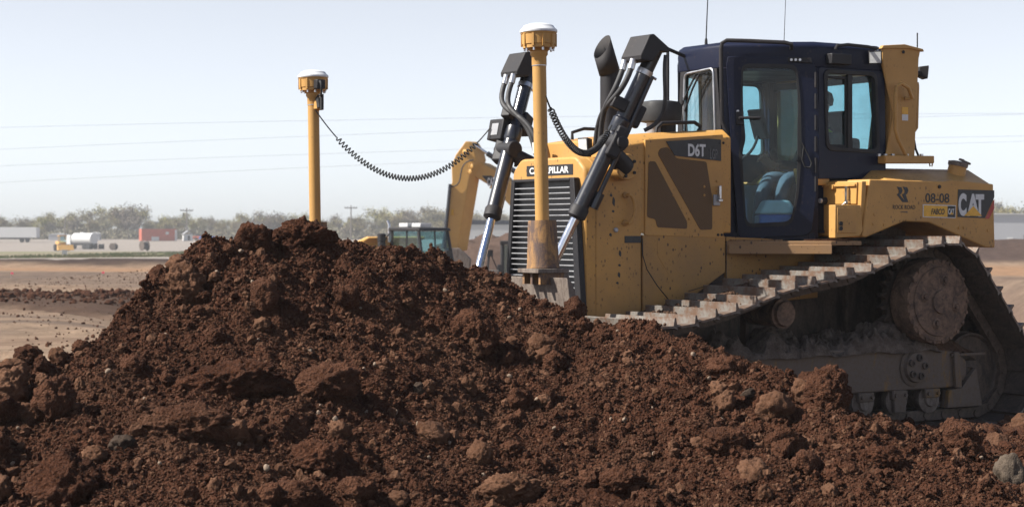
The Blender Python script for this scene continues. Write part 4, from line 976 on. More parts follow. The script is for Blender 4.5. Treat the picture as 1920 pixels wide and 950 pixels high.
for k in range(2):
    ox = 11*k
    MB().prism(SS([(1681+ox, 350), (1690+ox, 351), (1692+ox, 357), (1690+ox, 363), (1687+ox, 365), (1698+ox*.45, 379), (1692+ox*.45, 379), (1681+ox*.9, 364.5), (1684.5+ox, 362), (1685+ox, 357)], YT), YT+.001, YT+.0025).build('emblem', 'decal_black', tk)
# forward-facing battery box with lids
XP = S(1617, 440, YT)[0]
bb = MB().prism([(.56, 1.575), (YT-.03, 1.575), (YT-.005, 2.025), (.56, 2.035)], XP-.05, XP, 'x').build('battery_box', 'yellow_clean', dz, .006)
MB().prism([(.575, 1.84), (YT-.06, 1.84), (YT-.05, 2.02), (.575, 2.025)], XP+.001, XP+.014, 'x').build('lid', 'yellow_clean', bb, .003)
MB().prism([(.575, 1.62), (.86, 1.62), (.86, 1.835), (.575, 1.835)], XP+.001, XP+.010, 'x').build('lid', 'yellow_clean', bb, .003)
MB().box(XP+.012, XP+.03, .60, YT-.06, 1.985, 2.005).build('hinge_rail', 'yellow_clean', bb, .003)
for yy, hh, mt in ((.62, .12, 'grey_metal'), (1.00, .13, 'clamp_steel')):
    MB().box(XP+.015, XP+.045, yy-.012, yy+.012, 1.985-hh, 1.985).lathe([(.022, 0), (.022, .03)], (XP+.012, yy, 1.985-hh), (1, 0, 0), 12).tube([(XP+.04, yy, 1.985-hh), (XP+.055, yy-.03, 1.96-hh), (XP+.05, yy-.01, 1.945-hh)], .009, 6).build('lid_latch', mt, bb)
MB().lathe([(.03, 0), (.03, .02), (.022, .05)], (XP+.012, .72, 1.87), (1, 0, 0), 16).build('drain_cap', 'satin_black', bb)
MB().lathe([(.02, 0), (.02, .02)], (XP+.06, .72, 1.87), (1, 0, 0), 16).build('drain_plug', 'white_paint', bb)
MB().lathe([(.026, 0), (.022, .03)], (XP+.012, .82, 1.985), (1, 0, 0), 14).build('lid_knob', 'yellow_clean', bb)
MB().prism([(XP-.02, 2.0), (XR, 2.0), (XR+.04, 2.14), (XP-.02, 2.16)], .50, .735).build('fender_panel', 'yellow', dz, .008)
MB().prism([(XP-.02, 2.0), (XR, 2.0), (XR+.04, 2.14), (XP-.02, 2.16)], -.735, -.50).build('fender_panel', 'yellow', dz, .008)
x0_, x1_ = S(1567, 0, YT)[0], S(1613, 0, YT)[0]
tb = MB().prism([(x0_, S(0, 0, YT)[1]*0+1.56), (x1_, 1.575), (XP-.01, 1.62), (x1_-.01, 1.83), (x0_, 1.83)], 1.065, YT-.004).build('tool_box', 'yellow_clean', dz, .006)
MB().box(x0_-.22, x0_-.015, YT-.006, YT+.004, 1.60, 1.81).build('box_door', 'yellow', tb, .004)
for b_ in (421, 430): MB().lathe([(.018, 0), (.018, .010)], S3(1576, b_-2, YT+.004), (0, 1, 0), 14).build('box_lock', 'satin_black', tb)
# step platform: plan outline, with kick plate
pf = [(1.62, .50), (1.60, .575), (1.28, .86), (.99, YT-.02), (.66, YT-.02), (.60, .50)]
plat = MB().prism(pf, 1.50, 1.535, 'z').build('step_platform', 'yellow_dirty', dz, .005)
MB().prism([(x, -y) for x, y in pf], 1.50, 1.535, 'z').build('step_platform', 'yellow_dirty', dz, .005)
MB().prism([(1.61, .545), (1.61, .58), (1.28, .875), (1.0, YT-.005), (.98, YT-.03), (1.27, .845)], 1.43, 1.505, 'z').build('step_edge', 'yellow_dirty', plat, .004)
for i in range(22):
    t = i/21; a = Vector((1.57-.30*t*1.0, .575+.27*t, 1.537)); MB().box(a.x-.006, a.x+.006, a.y-.03, a.y+.0, 1.535, 1.547).build('tread_cleat', 'yellow_dirty', plat)
MB().prism([(1.13, .95), (.92, YT-.05), (.72, YT-.06), (.72, .93)], 1.5355, 1.55, 'z').build('settled_dust', 'soil_dusty', plat)
# --- cab interior
SY = .28
MB().box(.09, .22, SY-.25, SY+.25, 1.90, 2.42).build('seat_back', 'seat_cloth', dz, .04, 3)
MB().box(.10, .20, SY-.13, SY+.13, 2.44, 2.66).build('headrest', 'seat_cloth', dz, .04, 3)
MB().box(.12, .60, SY-.25, SY+.25, 1.78, 1.89).build('seat_cushion', 'seat_cloth', dz, .04, 3)
MB().box(.15, .52, SY-.2, SY+.2, 1.56, 1.78).build('seat_base', 'satin_black', dz, .02)
for sd in (1, -1):
    yy = SY+.31*sd
    MB().box(.2, .66, yy-.06, yy+.06, 2.06, 2.13).box(.2, .6, yy-.07, yy+.07, 1.56, 2.06).build('arm_console', 'satin_black', dz, .02)
    MB().tube([(.56, yy, 2.12), (.60, yy, 2.26)], .018, 10).lathe([(.02, 0), (.032, .03), (.032, .06), (.01, .09)], (.60, yy, 2.25), (.1, 0, 1), 12).build('joystick', 'rubber', dz)
MB().box(1.22, 1.40, -.24, .26, 1.6, 2.28).build('dashboard', 'satin_black', dz, .03)
d_ = MB().box(-.015, .015, -.09, .09, -.13, .13, Matrix.Rotation(R(18), 3, 'Y'), (1.06, .30, 2.52)).build('display', 'satin_black', dz, .008)
MB().box(.0145, .0165, -.075, .075, -.115, .115, Matrix.Rotation(R(18), 3, 'Y') @ Matrix.Rotation(math.pi, 3, 'Z'), (1.06, .30, 2.52)).build('screen', 'lamp_lens', d_)
MB().tube(bez((1.07, .30, 2.42), (1.1, .28, 2.2), (1.22, .0, 2.1), (1.3, .05, 2.45), 12), .012, 8).build('display_arm', 'rubber', dz)
# lunch cooler standing by the door
ck = empty('cooler', DOZ, DOZ_RZ, 'blue and white lunch cooler on the cab floor behind the door glass', 'cooler')
c_ = Vector((1.0, .45, 1.545)); rz = Matrix.Rotation(R(-30), 3, 'Z')
MB().box(-.16, .16, -.12, .12, 0.002, .21, rz, c_).build('body', 'blue_plastic', ck, .02)
lo_ = MB().prism([(-.165, .212), (.165, .212), (.10, .33), (-.10, .33)], -.125, .125).build('lid', 'pale_plastic', ck, .02); lo_.location = c_; lo_.rotation_euler = (0, 0, R(-30))
# --- tracks
TY, TWH = 1.06, .44                                # track centre and half shoe width
def track_path():
    top = [(-.064, 1.50), (.12, 1.497), (.30, 1.475), (.54, 1.40), (.89, 1.285), (1.34, 1.215), (1.78, 1.14), (2.2, 1.015), (2.77, .90)]
    p = list(top)
    fc_, fr = (2.97, .455), .445
    for a in np.linspace(80, -90, 22): p.append((fc_[0]+fr*math.cos(R(a)), fc_[1]+fr*math.sin(R(a))))
    rc, rr_ = (-.58, .42), .41
    for a in np.linspace(-90, -225, 18): p.append((rc[0]+rr_*math.cos(R(a)), rc[1]+rr_*math.sin(R(a))))
    sc, sr = (.0, 1.04), .46
    for a in np.linspace(140, 98, 8): p.append((sc[0]+sr*math.cos(R(a)), sc[1]+sr*math.sin(R(a))))
    p.append(p[0]); P = np.array(p)
    # smooth spline resample
    d = np.r_[0, np.cumsum(np.hypot(*np.diff(P, axis=0).T))]; u = np.linspace(0, d[-1], 900)
    Q = np.stack([np.interp(u, d, P[:, 0]), np.interp(u, d, P[:, 1])], 1)
    for _ in range(10): Q[1:-1] = Q[1:-1]*.5+.25*(Q[:-2]+Q[2:])
    return Q, d[-1]
TQ, TLEN = track_path()
NSH = int(round(TLEN/.203)); PITCH = TLEN/NSH
def tp_at(s):
    u = (s % TLEN)/TLEN*(len(TQ)-1); i = int(u) % (len(TQ)-1); f = u-int(u); a, b = TQ[i], TQ[i+1]
    p = a*(1-f)+b*f; j = max(0, i-4); k = min(len(TQ)-1, i+5); t = TQ[k]-TQ[j]; t = t/np.hypot(*t); return p, t
# shoe: plate with lapped edges and one tall grouser; local x along the run, y across, z outward
hp_ = PITCH*.52
sh = MB().prism([(-hp_, .0), (-hp_*.7, .016), (hp_*.55, .016), (hp_*.8, .03), (hp_*1.12, .03), (hp_*1.12, .016), (hp_*.8, .014), (hp_*.55, .0), (-hp_*.7, -.002), (-hp_, -.016)], -TWH, TWH)
sh.prism([(-hp_*.98, .004), (-hp_*.88, .075), (-hp_*.76, .075), (-hp_*.62, .012)], -TWH, TWH-.0)
shoe_me = sh.mesh('track_shoe', 'shoe_steel'); shoe_me.materials.append(MATS['under_steel'])
for p in shoe_me.polygons:
    if p.normal.z < -.5: p.material_index = 1
link = MB()
for yy in (-.11, .11):
    link.prism(rounded([(-PITCH*.62, -.105), (PITCH*.55, -.105), (PITCH*.62, -.05), (PITCH*.4, -.02), (-PITCH*.5, -.02)], .02, 3), yy-.03, yy+.03)
link.tube([(-PITCH*.5, -.15, -.065), (-PITCH*.5, .15, -.065)], .03, 12)
link_me = link.mesh('track_link', 'under_steel')
def track(sd):
    tr = MB()
    for yy in (-.11, .11):    # continuous rail of the chain
        pass
    base = MB().tube([(.0, sd*(TY-.2), 1.04), (.0, sd*(TY+.02), 1.04)], .10, 16).build('track', 'under_steel', dz)
    for i in range(NSH):
        p, t = tp_at(i*PITCH+.05); nrm = np.array([-t[1], t[0]])
        ang = math.atan2(t[1], t[0])
        M = Matrix(((t[0], 0, nrm[0], p[0]), (0, 1, 0, sd*TY), (t[1], 0, nrm[1], p[1]), (0, 0, 0, 1)))
        if M.to_3x3().determinant() < 0: M = M @ Matrix.Scale(-1, 4, (0, 1, 0))
        for nm, me in (('track_shoe', shoe_me), ('track_link', link_me)):
            o = bpy.data.objects.new(nm, me); C.objects.link(o); o.parent = base; o.matrix_local = M
    # sprocket
    n = 23; pts = []
    for i in range(n):
        for f, r_ in ((0, .345), (.25, .345), (.42, .405), (.62, .405), (.8, .345)):
            a = 2*math.pi*(i+f)/n; pts.append((math.cos(a)*r_, 1.03+math.sin(a)*r_))
    MB().prism(pts, *sorted((sd*(TY-.035), sd*(TY+.035)))).build('sprocket', 'under_steel', base, .006)
    MB().lathe([(.31, 0), (.355, .05), (.36, .17), (.35, .24), (.33, .245), (.325, .25), (.29, .25), (.285, .262), (.10, .272), (.095, .29), (.01, .292)], (0, sd*(TY+.04), 1.03), (0, sd, 0), 48).build('final_drive', 'drive_mud', base)
    for k in range(22):
        a = 2*math.pi*k/22; MB().lathe([(.017, 0), (.017, .018)], (.335*math.cos(a), sd*(TY+.278), 1.03+.335*math.sin(a)), (0, sd, 0), 6).build('bolt', 'drive_mud', base)
    for k in range(4):
        a = 2*math.pi*k/4+.25; MB().lathe([(.04, -.005), (.045, .012), (.03, .02), (.022, .012), (.02, .03), (.005, .032)], (.185*math.cos(a), sd*(TY+.302), 1.03+.185*math.sin(a)), (0, sd, 0), 14).build('plug', 'drive_mud', base)
    for nm, (cx_, cz_), r_ in (('idler', (-.58, .42), .325), ('idler', (2.97, .455), .355)):
        MB().lathe([(.06, -.13), (r_*.8, -.12), (r_, -.10), (r_, -.03), (r_*1.04, -.02), (r_*1.04, .02), (r_, .03), (r_, .10), (r_*.95, .105), (r_*.9, .08), (r_*.35, .09), (.09, .14), (.01, .15)], (cx_, sd*TY, cz_), (0, sd, 0), 48).build(nm, 'under_steel', base)
    # roller frame
    f0, f1 = sorted((sd*(TY-.19), sd*(TY+.20)))
    fr_ = MB().prism([(-.33, .30), (2.55, .30), (2.75, .42), (2.75, .56), (2.3, .66), (.30, .66), (-.30, .60), (-.42, .52), (-.42, .40)], f0, f1).build('roller_frame', 'frame_paint', dz, .012)
    MB().box(-.62, -.22, *sorted((sd*(TY+.20), sd*(TY+.225))), .565, .585).build('frame_flange', 'frame_paint', fr_)
    MB().prism([(-.30, .60), (-.33, .30), (-.26, .30), (-.24, .60)], *sorted((sd*(TY+.201), sd*(TY+.235)))).build('frame_rib', 'frame_paint', fr_, .004)
    MB().prism([(-.36, .30), (-.52, .46), (-.60, .13), (-.18, .13), (-.20, .28)], *sorted((sd*(TY+.12), sd*(TY+.215)))).build('idler_guard', 'frame_paint', fr_, .008)
    MB().lathe([(.15, 0), (.16, .012), (.13, .018), (.12, .045), (.07, .05)], (.20, sd*(TY+.20), .49), (0, sd, 0), 32).build('pivot_cover', 'frame_paint', fr_)
    for k in range(5):
        a = 2*math.pi*k/5+.5; MB().lathe([(.03, 0), (.03, .02), (.018, .022), (.017, .010), (.002, .010)], (.20+.08*math.cos(a), sd*(TY+.247), .49+.08*math.sin(a)), (0, sd, 0), 12).build('bolt', 'under_steel', fr_)
    p = (-.47, sd*(TY+.15), .42); MB().lathe([(.11, 0), (.11, .03), (.05, .035), (.04, .02), (.003, .02)], p, (0, sd, 0), 6).build('idler_nut', 'under_steel', fr_)
    for i in range(8):
        x = -.02+i*.375
        MB().lathe([(.06, -.17), (.12, -.16), (.12, -.10), (.09, -.09), (.09, .09), (.12, .10), (.12, .16), (.07, .17), (.06, .19)], (x, sd*TY, .215), (0, sd, 0), 28).build('track_roller', 'worn_steel', fr_)
        MB().box(x-.085, x+.085, *sorted((sd*(TY+.13), sd*(TY+.205))), .225, .30).build('roller_collar', 'frame_paint', fr_, .008)
        for dx in (-.055, .055): MB().lathe([(.016, 0), (.016, .02)], (x+dx, sd*(TY+.205), .262), (0, sd, 0), 6).build('bolt', 'frame_paint', fr_)
    for x in (.36,):
        MB().prism([(x-.07, .12), (x-.06, .305), (x+.075, .305), (x+.06, .12)], *sorted((sd*(TY+.17), sd*(TY+.21)))).build('roller_guard', 'frame_paint', fr_, .006)
    MB().lathe([(.06, -.2), (.10, -.18), (.105, .16), (.12, .165), (.12, .20), (.10, .205), (.095, .235), (.01, .24)], (1.62, sd*TY, .965), (0, sd, 0), 32).build('carrier_roller', 'drive_mud', fr_)
    MB().prism([(1.56, .62), (1.68, .62), (1.66, .98), (1.58, .98)], *sorted((sd*(TY-.28), sd*(TY-.2)))).build('roller_bracket', 'under_steel', fr_, .006)
    # dried mud caked along the top of the frame
    nx, nu = 300, 56; X, U = np.meshgrid(np.linspace(-.1, 2.35, nx), np.linspace(-.22, .24, nu))
    lum = .09+.20*fbm(X*3.1, U*3.5+sd, 400, 4, .6)+.05*domes(X+.06*fbm(X*8, U*8, 5), U+.06*fbm(X*8, U*8, 6), .11, 410, .8, 1.2)+.065*fbm(X*11+.6*fbm(X*5, U*5, 1), U*11, 404, 5, .66)
    prof = np.clip(1-(np.abs(U-.0)/.245)**6, 0, 1)*np.clip((X+.1)/.12, 0, 1)*np.clip((2.35-X)/.2, 0, 1)
    me = grid_mesh('caked_mud', X, sd*(TY+U), .60+prof*(.045+np.maximum(lum, -.02)*1.0), 'mud'); me.parent = fr_; me['kind'] = 'stuff'
    nx, nu = 60, 24; X, U = np.meshgrid(np.linspace(-.62, .05, nx), np.linspace(-.2, .19, nu))
    zz = .585+np.maximum(0, .16*(1-np.abs((X+.18)/.40)**1.6))*np.clip(1-(np.abs(U)/.2)**4, 0, 1)+.03*fbm(X*12, U*12, 430, 4, .6)
    me = grid_mesh('soil_drift', X, sd*(TY+U), zz-.02, 'soil_track'); me.parent = fr_; me['kind'] = 'stuff'
    # soil lying between the grousers of the top run
    cr = []; rd = []
    sds = 31 if sd > 0 else 32; rg = np.random.default_rng(sds)
    for i in range(NSH):
        p, t = tp_at(i*PITCH+.05); nrm = np.array([-t[1], t[0]])
        if nrm[1] < .75 or p[1] < .8: continue
        k = int(rg.uniform(40, 190)); w0 = rg.uniform(-.32, .15); ww = rg.uniform(.10, .34)
        yy = np.clip(rg.normal(w0, ww*.5, k), -TWH+.03, TWH-.05); xx = rg.uniform(-hp_*.5, hp_*.95, k)
        r_ = np.minimum(.006*(1-rg.random(k))**(-1/2.4), .020)
        hump = .018*np.exp(-((yy-w0)/ww*1.6)**2)*rg.random(k)
        for a, b, c_, h in zip(xx, yy, r_, hump):
            q_ = p+t*a+nrm*(.02+h+c_*.3); cr.append((q_[0], sd*TY+b, q_[1])); rd.append(c_)
    o = scatter('track_soil', cr, rd, [TRS[i] for i in range(3)]); o.parent = base
TRS = [clod_mesh('crumb', 640+i, 'soil_track', 2, .6, .2, .15) for i in range(3)]
track(1); track(-1)
# belly and rear plate so nothing shows through beneath
MB().box(-.3, 2.9, -.49, .49, .42, .549).build('belly_guard', 'under_steel', dz, .02)
MB().prism([(-.35, .6), (-.35, 1.7), (.35, 1.7), (.35, .75)], -.62, .62).build('final_drive_case', 'under_steel', dz, .02)
# --- blade, masts, receivers
BX = 4.2
def blade_sec(y): return [(BX-.02, y, 1.27), (BX+.02, y, 1.30), (BX-.005, y, 1.12), (BX-.05, y, .85), (BX-.03, y, .55), (BX+.06, y, .30), (BX+.14, y, .20), (BX+.06, y, .22), (BX-.10, y, .55), (BX-.12, y, .85), (BX-.08, y, 1.12)]
secs = [blade_sec(y) for y in np.linspace(-2.02, 2.02, 9)]
bl = loft(MB(), secs).build('blade', 'worn_steel', dz, .006)
for sd in (1, -1):
    MB().prism([(BX-.34, .42), (BX-.12, .42), (BX-.12, .78), (BX-.2, .8)], *sorted((sd*.9, sd*1.05))).build('push_bracket', 'yellow_lower', bl)
    MB().tube([(BX-.2, sd*.98, .55), (1.2, sd*.60, .62)], .08, 12).build('push_arm', 'yellow_lower', dz)
    MB().prism([(BX-.62, 1.02), (BX-.10, .78), (BX-.10, 1.02), (BX-.55, 1.16)], *sorted((sd*.44, sd*.66))).build('lift_lug', 'yellow_lower', bl)
# lug with pin hole on the blade's back edge
lp = F3(1050, 528, BX-.16)
ring = [(math.cos(a), math.sin(a)) for a in np.linspace(0, 2*math.pi, 24, endpoint=False)]
outl = []
for cx_, cz_ in ring:
    outl.append((lp.x+(.085*cx_ if cz_ > 0 else .14*cx_), lp.z+(.10*cz_ if cz_ > 0 else .26*cz_)))
inl = [(lp.x+.034*cx_, lp.z+.01+.034*cz_) for cx_, cz_ in ring]
window_panel(outl, inl, lp.y+.0, .06, 'pin_lug', 'worn_steel', bl, None)
def mast(sd, y, top, tilt, sleeve):
    b0 = Vector((BX, y, 1.30)); t = Vector((BX+tilt[0], y+tilt[1], top))
    ax = (t-b0).normalized(); Lm = (t-b0).length
    rm = .0485
    g = MB().tube([b0, t-ax*.13], rm, 26).build('receiver_mast', 'yellow_clean', dz)
    MB().lathe([(.118, .06), (.112, .10), (.100, .38), (.098, .392), (.07, .392), (.069, .25)], b0, ax, 30).build('mast_sleeve', 'rust_yellow', g)
    MB().box(-.13, .13, -.13, .13, .028, .058, at=b0).build('base_plate', 'worn_steel', g, .004)
    for yy in (-.10, 0, .10): MB().box(-.10, .10, yy-.012, yy+.012, -.05, .028, at=b0).build('base_web', 'rust_yellow', g)
    MB().lathe([(rm+.003, 0), (rm+.003, .008)], t-ax*.135, ax, 24).build('clamp_band', 'clamp_steel', g)
    MB().lathe([(.052, -.13), (.052, -.07), (.062, -.055), (.062, -.035), (.075, -.02)], t, ax, 26).build('mast_collar', 'yellow_clean', g)
    h = t
    bd = MB().lathe([(.075, -.02), (.112, -.012), (.112, .012), (.118, .016), (.121, .085), (.126, .09), (.126, .098)], h, ax, 40).build('receiver_body', 'yellow_clean', g)
    for k in range(10):
        a = 2*math.pi*k/10; MB().box(.108, .126, -.008, .008, .0, .088, Matrix.Rotation(a, 3, 'Z'), h).build('receiver_rib', 'yellow_clean', g)
        MB().lathe([(.008, -.03), (.008, -.008)], h+Vector((.102*math.cos(a), .102*math.sin(a), 0)), ax, 8).build('bolt', 'clamp_steel', g)
    MB().lathe([(.131, .099), (.132, .112), (.126, .122), (.118, .126), (.105, .146), (.07, .160), (.03, .164), (.003, .165)], h, ax, 40).build('receiver_dome', 'white_plastic', g)
    return g, h
m1, h1 = mast(1, 1.70, Fr(1012, 88, BX)[1], (0, -.055), True)
m2, h2 = mast(-1, -1.755, Fr(587, 168, BX)[1], (0, -.05), True)
# connector, bracket and pigtail on the far mast
c0 = h2+Vector((0, .10, .03))
MB().box(-.03, .05, .0, .07, -.035, .045, at=c0).build('connector_box', 'satin_black', m2, .008)
MB().tube(bez(c0+Vector((.03, .07, .02)), c0+Vector((.06, .17, .06)), c0+Vector((.04, .15, -.14)), c0+Vector((.0, .02, -.08)), 14)+bez(c0+Vector((.0, .02, -.08)), c0+Vector((0, -.05, -.1)), c0+Vector((.0, -.08, -.15)), c0+Vector((0, -.02, -.19)), 8)[1:], .009, 8, r_list=None).build('pigtail', 'rubber', m2)
MB().tube([c0+Vector((.0, .06, -.08)), c0+Vector((.0, .06, -.21))], .016, 10).tube([c0+Vector((.0, .0, -.11)), c0+Vector((.0, .02, -.19))], .024, 10).build('cable_plug', 'rubber', m2)
pb_ = MB().prism([(-.045, -.10), (.02, -.13), (.02, -.20), (-.04, -.21)], -.02, .06).build('plug_bracket', 'yellow_clean', m2, .004); pb_.location = c0+Vector((0, -.05, 0))
# junction box on the far cylinder, cables
jb = S3(0, 0, 0)*0+Vector((2.90, -.86, 2.44))
def coil(name, a, b, sag, turns, r_coil, r_wire, t0, t1, lead_drop=0):
    a, b = Vector(a), Vector(b); pts = []
    n = turns*14
    def base(t): p = a.lerp(b, t); p.z -= sag*4*t*(1-t); return p
    for i in range(7): pts.append(base(t0*i/7))
    d0 = (b-a).normalized(); s_ = d0.cross(Vector((0, 0, 1))).normalized()
    for i in range(n+1):
        t = t0+(t1-t0)*i/n; p = base(t); d = (base(min(1, t+.01))-base(max(0, t-.01))).normalized(); u = s_.cross(d).normalized()
        k = min(1, i/10, (n-i)/10); ph = 2*math.pi*i/14
        pts.append(p+(s_*math.sin(ph)+u*math.cos(ph))*r_coil*k)
    for i in range(1, 8): pts.append(base(t1+(1-t1)*i/7))
    MB().tube(pts, r_wire, 6).build(name, 'rubber', dz)
jp = Vector((2.86, -.90, 2.46))
jo = MB().box(-.085, .085, -.11, .11, -.09, .09, Matrix.Rotation(R(-12), 3, 'Y'), jp).build('junction_box', 'satin_black', dz, .01)
MB().box(.086, .09, -.05, .05, -.05, .05, Matrix.Rotation(R(-12), 3, 'Y'), jp).build('box_plate', 'grey_metal', jo)
MB().tube([jp+Vector((-.02, .02, .06)), jp+Vector((-.02, .02, .10))], .018, 10).build('box_knob', 'satin_black', jo)
MB().tube([jp+Vector((-.03, .05, -.05)), jp+Vector((-.06, .12, -.16)), jp+Vector((-.02, .16, -.3))], .014, 8).build('box_bracket', 'satin_black', jo)
coil('coiled_cable', h2+Vector((.02, .08, -.18)), jp+Vector((.10, -.05, .03)), .50, 46, .021, .0058, .12, .93)
coil('coiled_cable', Vector((BX-.02, 1.70, 2.56)), Vector((2.99, .84, 2.43)), .30, 44, .020, .0068, .06, .95)
# ------------------------------------------------------------------ the operator, seated in the cab
def operator():
    root = empty('person', DOZ, DOZ_RZ, 'operator in blue jeans and dark vest seated in the bulldozer cab', 'person')
    V = []; E = []; Rr = []
    def v(x, y, z, r, par=None):
        V.append((x+dx0*max(0, min(1, (1.0-x)/.4)), y, z)); Rr.append(r)
        if par is not None: E.append((par, len(V)-1))
        return len(V)-1
    y0 = .28; dx0 = .13
    pel = v(.14, y0, 1.99, .15); ab = v(.15, y0, 2.14, .145, pel); ch = v(.17, y0, 2.33, .16, ab); nk0 = v(.18, y0, 2.47, .09, ch); nk = v(.20, y0, 2.55, .055, nk0)
    jaw = v(.225, y0, 2.63, .075, nk); hd = v(.22, y0, 2.72, .098, jaw); tp_ = v(.21, y0, 2.80, .075, hd)
    for sd in (1, -1):
        sh_ = v(.17, y0+.17*sd, 2.41, .075, ch); el = v(.24, y0+.30*sd, 2.19, .052, sh_); wr = v(.50, y0+.33*sd, 2.20, .034, el); pm = v(.57, y0+.33*sd, 2.25, .036, wr)
        for k in range(4):
            a = v(.615, y0+.33*sd+(.03-.02*k)*1.0, 2.275-.012*k, .011, pm); v(.63, y0+.33*sd+(.03-.02*k)*.9, 2.25-.012*k, .009, a)
        a = v(.56, y0+.33*sd-.035*sd, 2.29, .012, pm); v(.59, y0+.33*sd-.045*sd, 2.31, .010, a)
        hip = v(.20, y0+.10*sd, 1.98, .105, pel); kn = v(.74, y0+.12*sd, 2.08, .072, hip); cf = v(.86, y0+.13*sd, 1.90, .06, kn); an = v(.93, y0+.13*sd, 1.64, .045, cf); v(1.07, y0+.14*sd, 1.60, .036, an)
    me = bpy.data.meshes.new('body'); me.from_pydata(V, E, []); o = bpy.data.objects.new('body', me); C.objects.link(o)
    o.modifiers.new('skin', 'SKIN'); sk = me.skin_vertices[0].data
    for i, r_ in enumerate(Rr): sk[i].radius = (r_, r_); sk[i].use_root = (i == 0)
    s2 = o.modifiers.new('sub', 'SUBSURF'); s2.levels = 2; s2.render_levels = 2
    bpy.context.view_layer.update()
    m2 = bpy.data.meshes.new_from_object(o.evaluated_get(bpy.context.evaluated_depsgraph_get())); bpy.data.objects.remove(o)
    m2.materials.clear()
    for k in ('denim', 'vest_dark', 'skin', 'rubber'): m2.materials.append(MATS[k])
    for p in m2.polygons:
        c = p.center; p.use_smooth = True
        if c.z > 2.52 or c.x > .57 and c.z > 2.15 and abs(c.y-y0) > .24: p.material_index = 2
        elif c.z > 2.06 and not (c.x > .5 and abs(c.y-y0) < .24): p.material_index = 1
        elif c.z < 1.635 and c.x > .9: p.material_index = 3
    b = bpy.data.objects.new('body', m2); C.objects.link(b); b.parent = root
    # nose, hair cap, vest stripe
    MB().lathe([(.104, -.02), (.108, .03), (.09, .08), (.04, .105), (.005, .11)], (.205+dx0, y0, 2.735), (-.12, 0, 1), 20).tube([(.29+dx0, y0-.06, 2.745), (.36+dx0, y0, 2.735), (.29+dx0, y0+.06, 2.745)], .014, 6).build('cap', 'vest_dark', root)
    MB().add([(.312+dx0, y0, 2.70), (.312+dx0, y0-.014, 2.665), (.312+dx0, y0+.014, 2.665), (.345+dx0, y0, 2.668)], [(0, 1, 3), (0, 3, 2), (1, 2, 3), (0, 2, 1)]).build('nose', 'skin', root)
    for sd in (1, -1):
        MB().tube([(.30+dx0, y0+.09*sd, 2.10), (.325+dx0, y0+.09*sd, 2.30), (.22+dx0, y0+.10*sd, 2.49), (.06+dx0, y0+.09*sd, 2.40), (.0+dx0, y0+.09*sd, 2.2)], .017, 6).build('vest_stripe', 'vest_lime', root)
operator()

# ------------------------------------------------------------------ beyond the machine
def W(px, py, Y): return Vector(((px-960)/3600*Y, Y, EYE-(py-430)/3600*Y))
def gz(x, y): return float(ground_z(np.array([x]), np.array([y]), True)[0])
def rot_empty(name, px, Y, rz, label, cat, group=None, z=None):
    x = (px-960)/3600*Y
    return empty(name, (x, Y, gz(x, Y) if z is None else z), rz, label, cat, group)
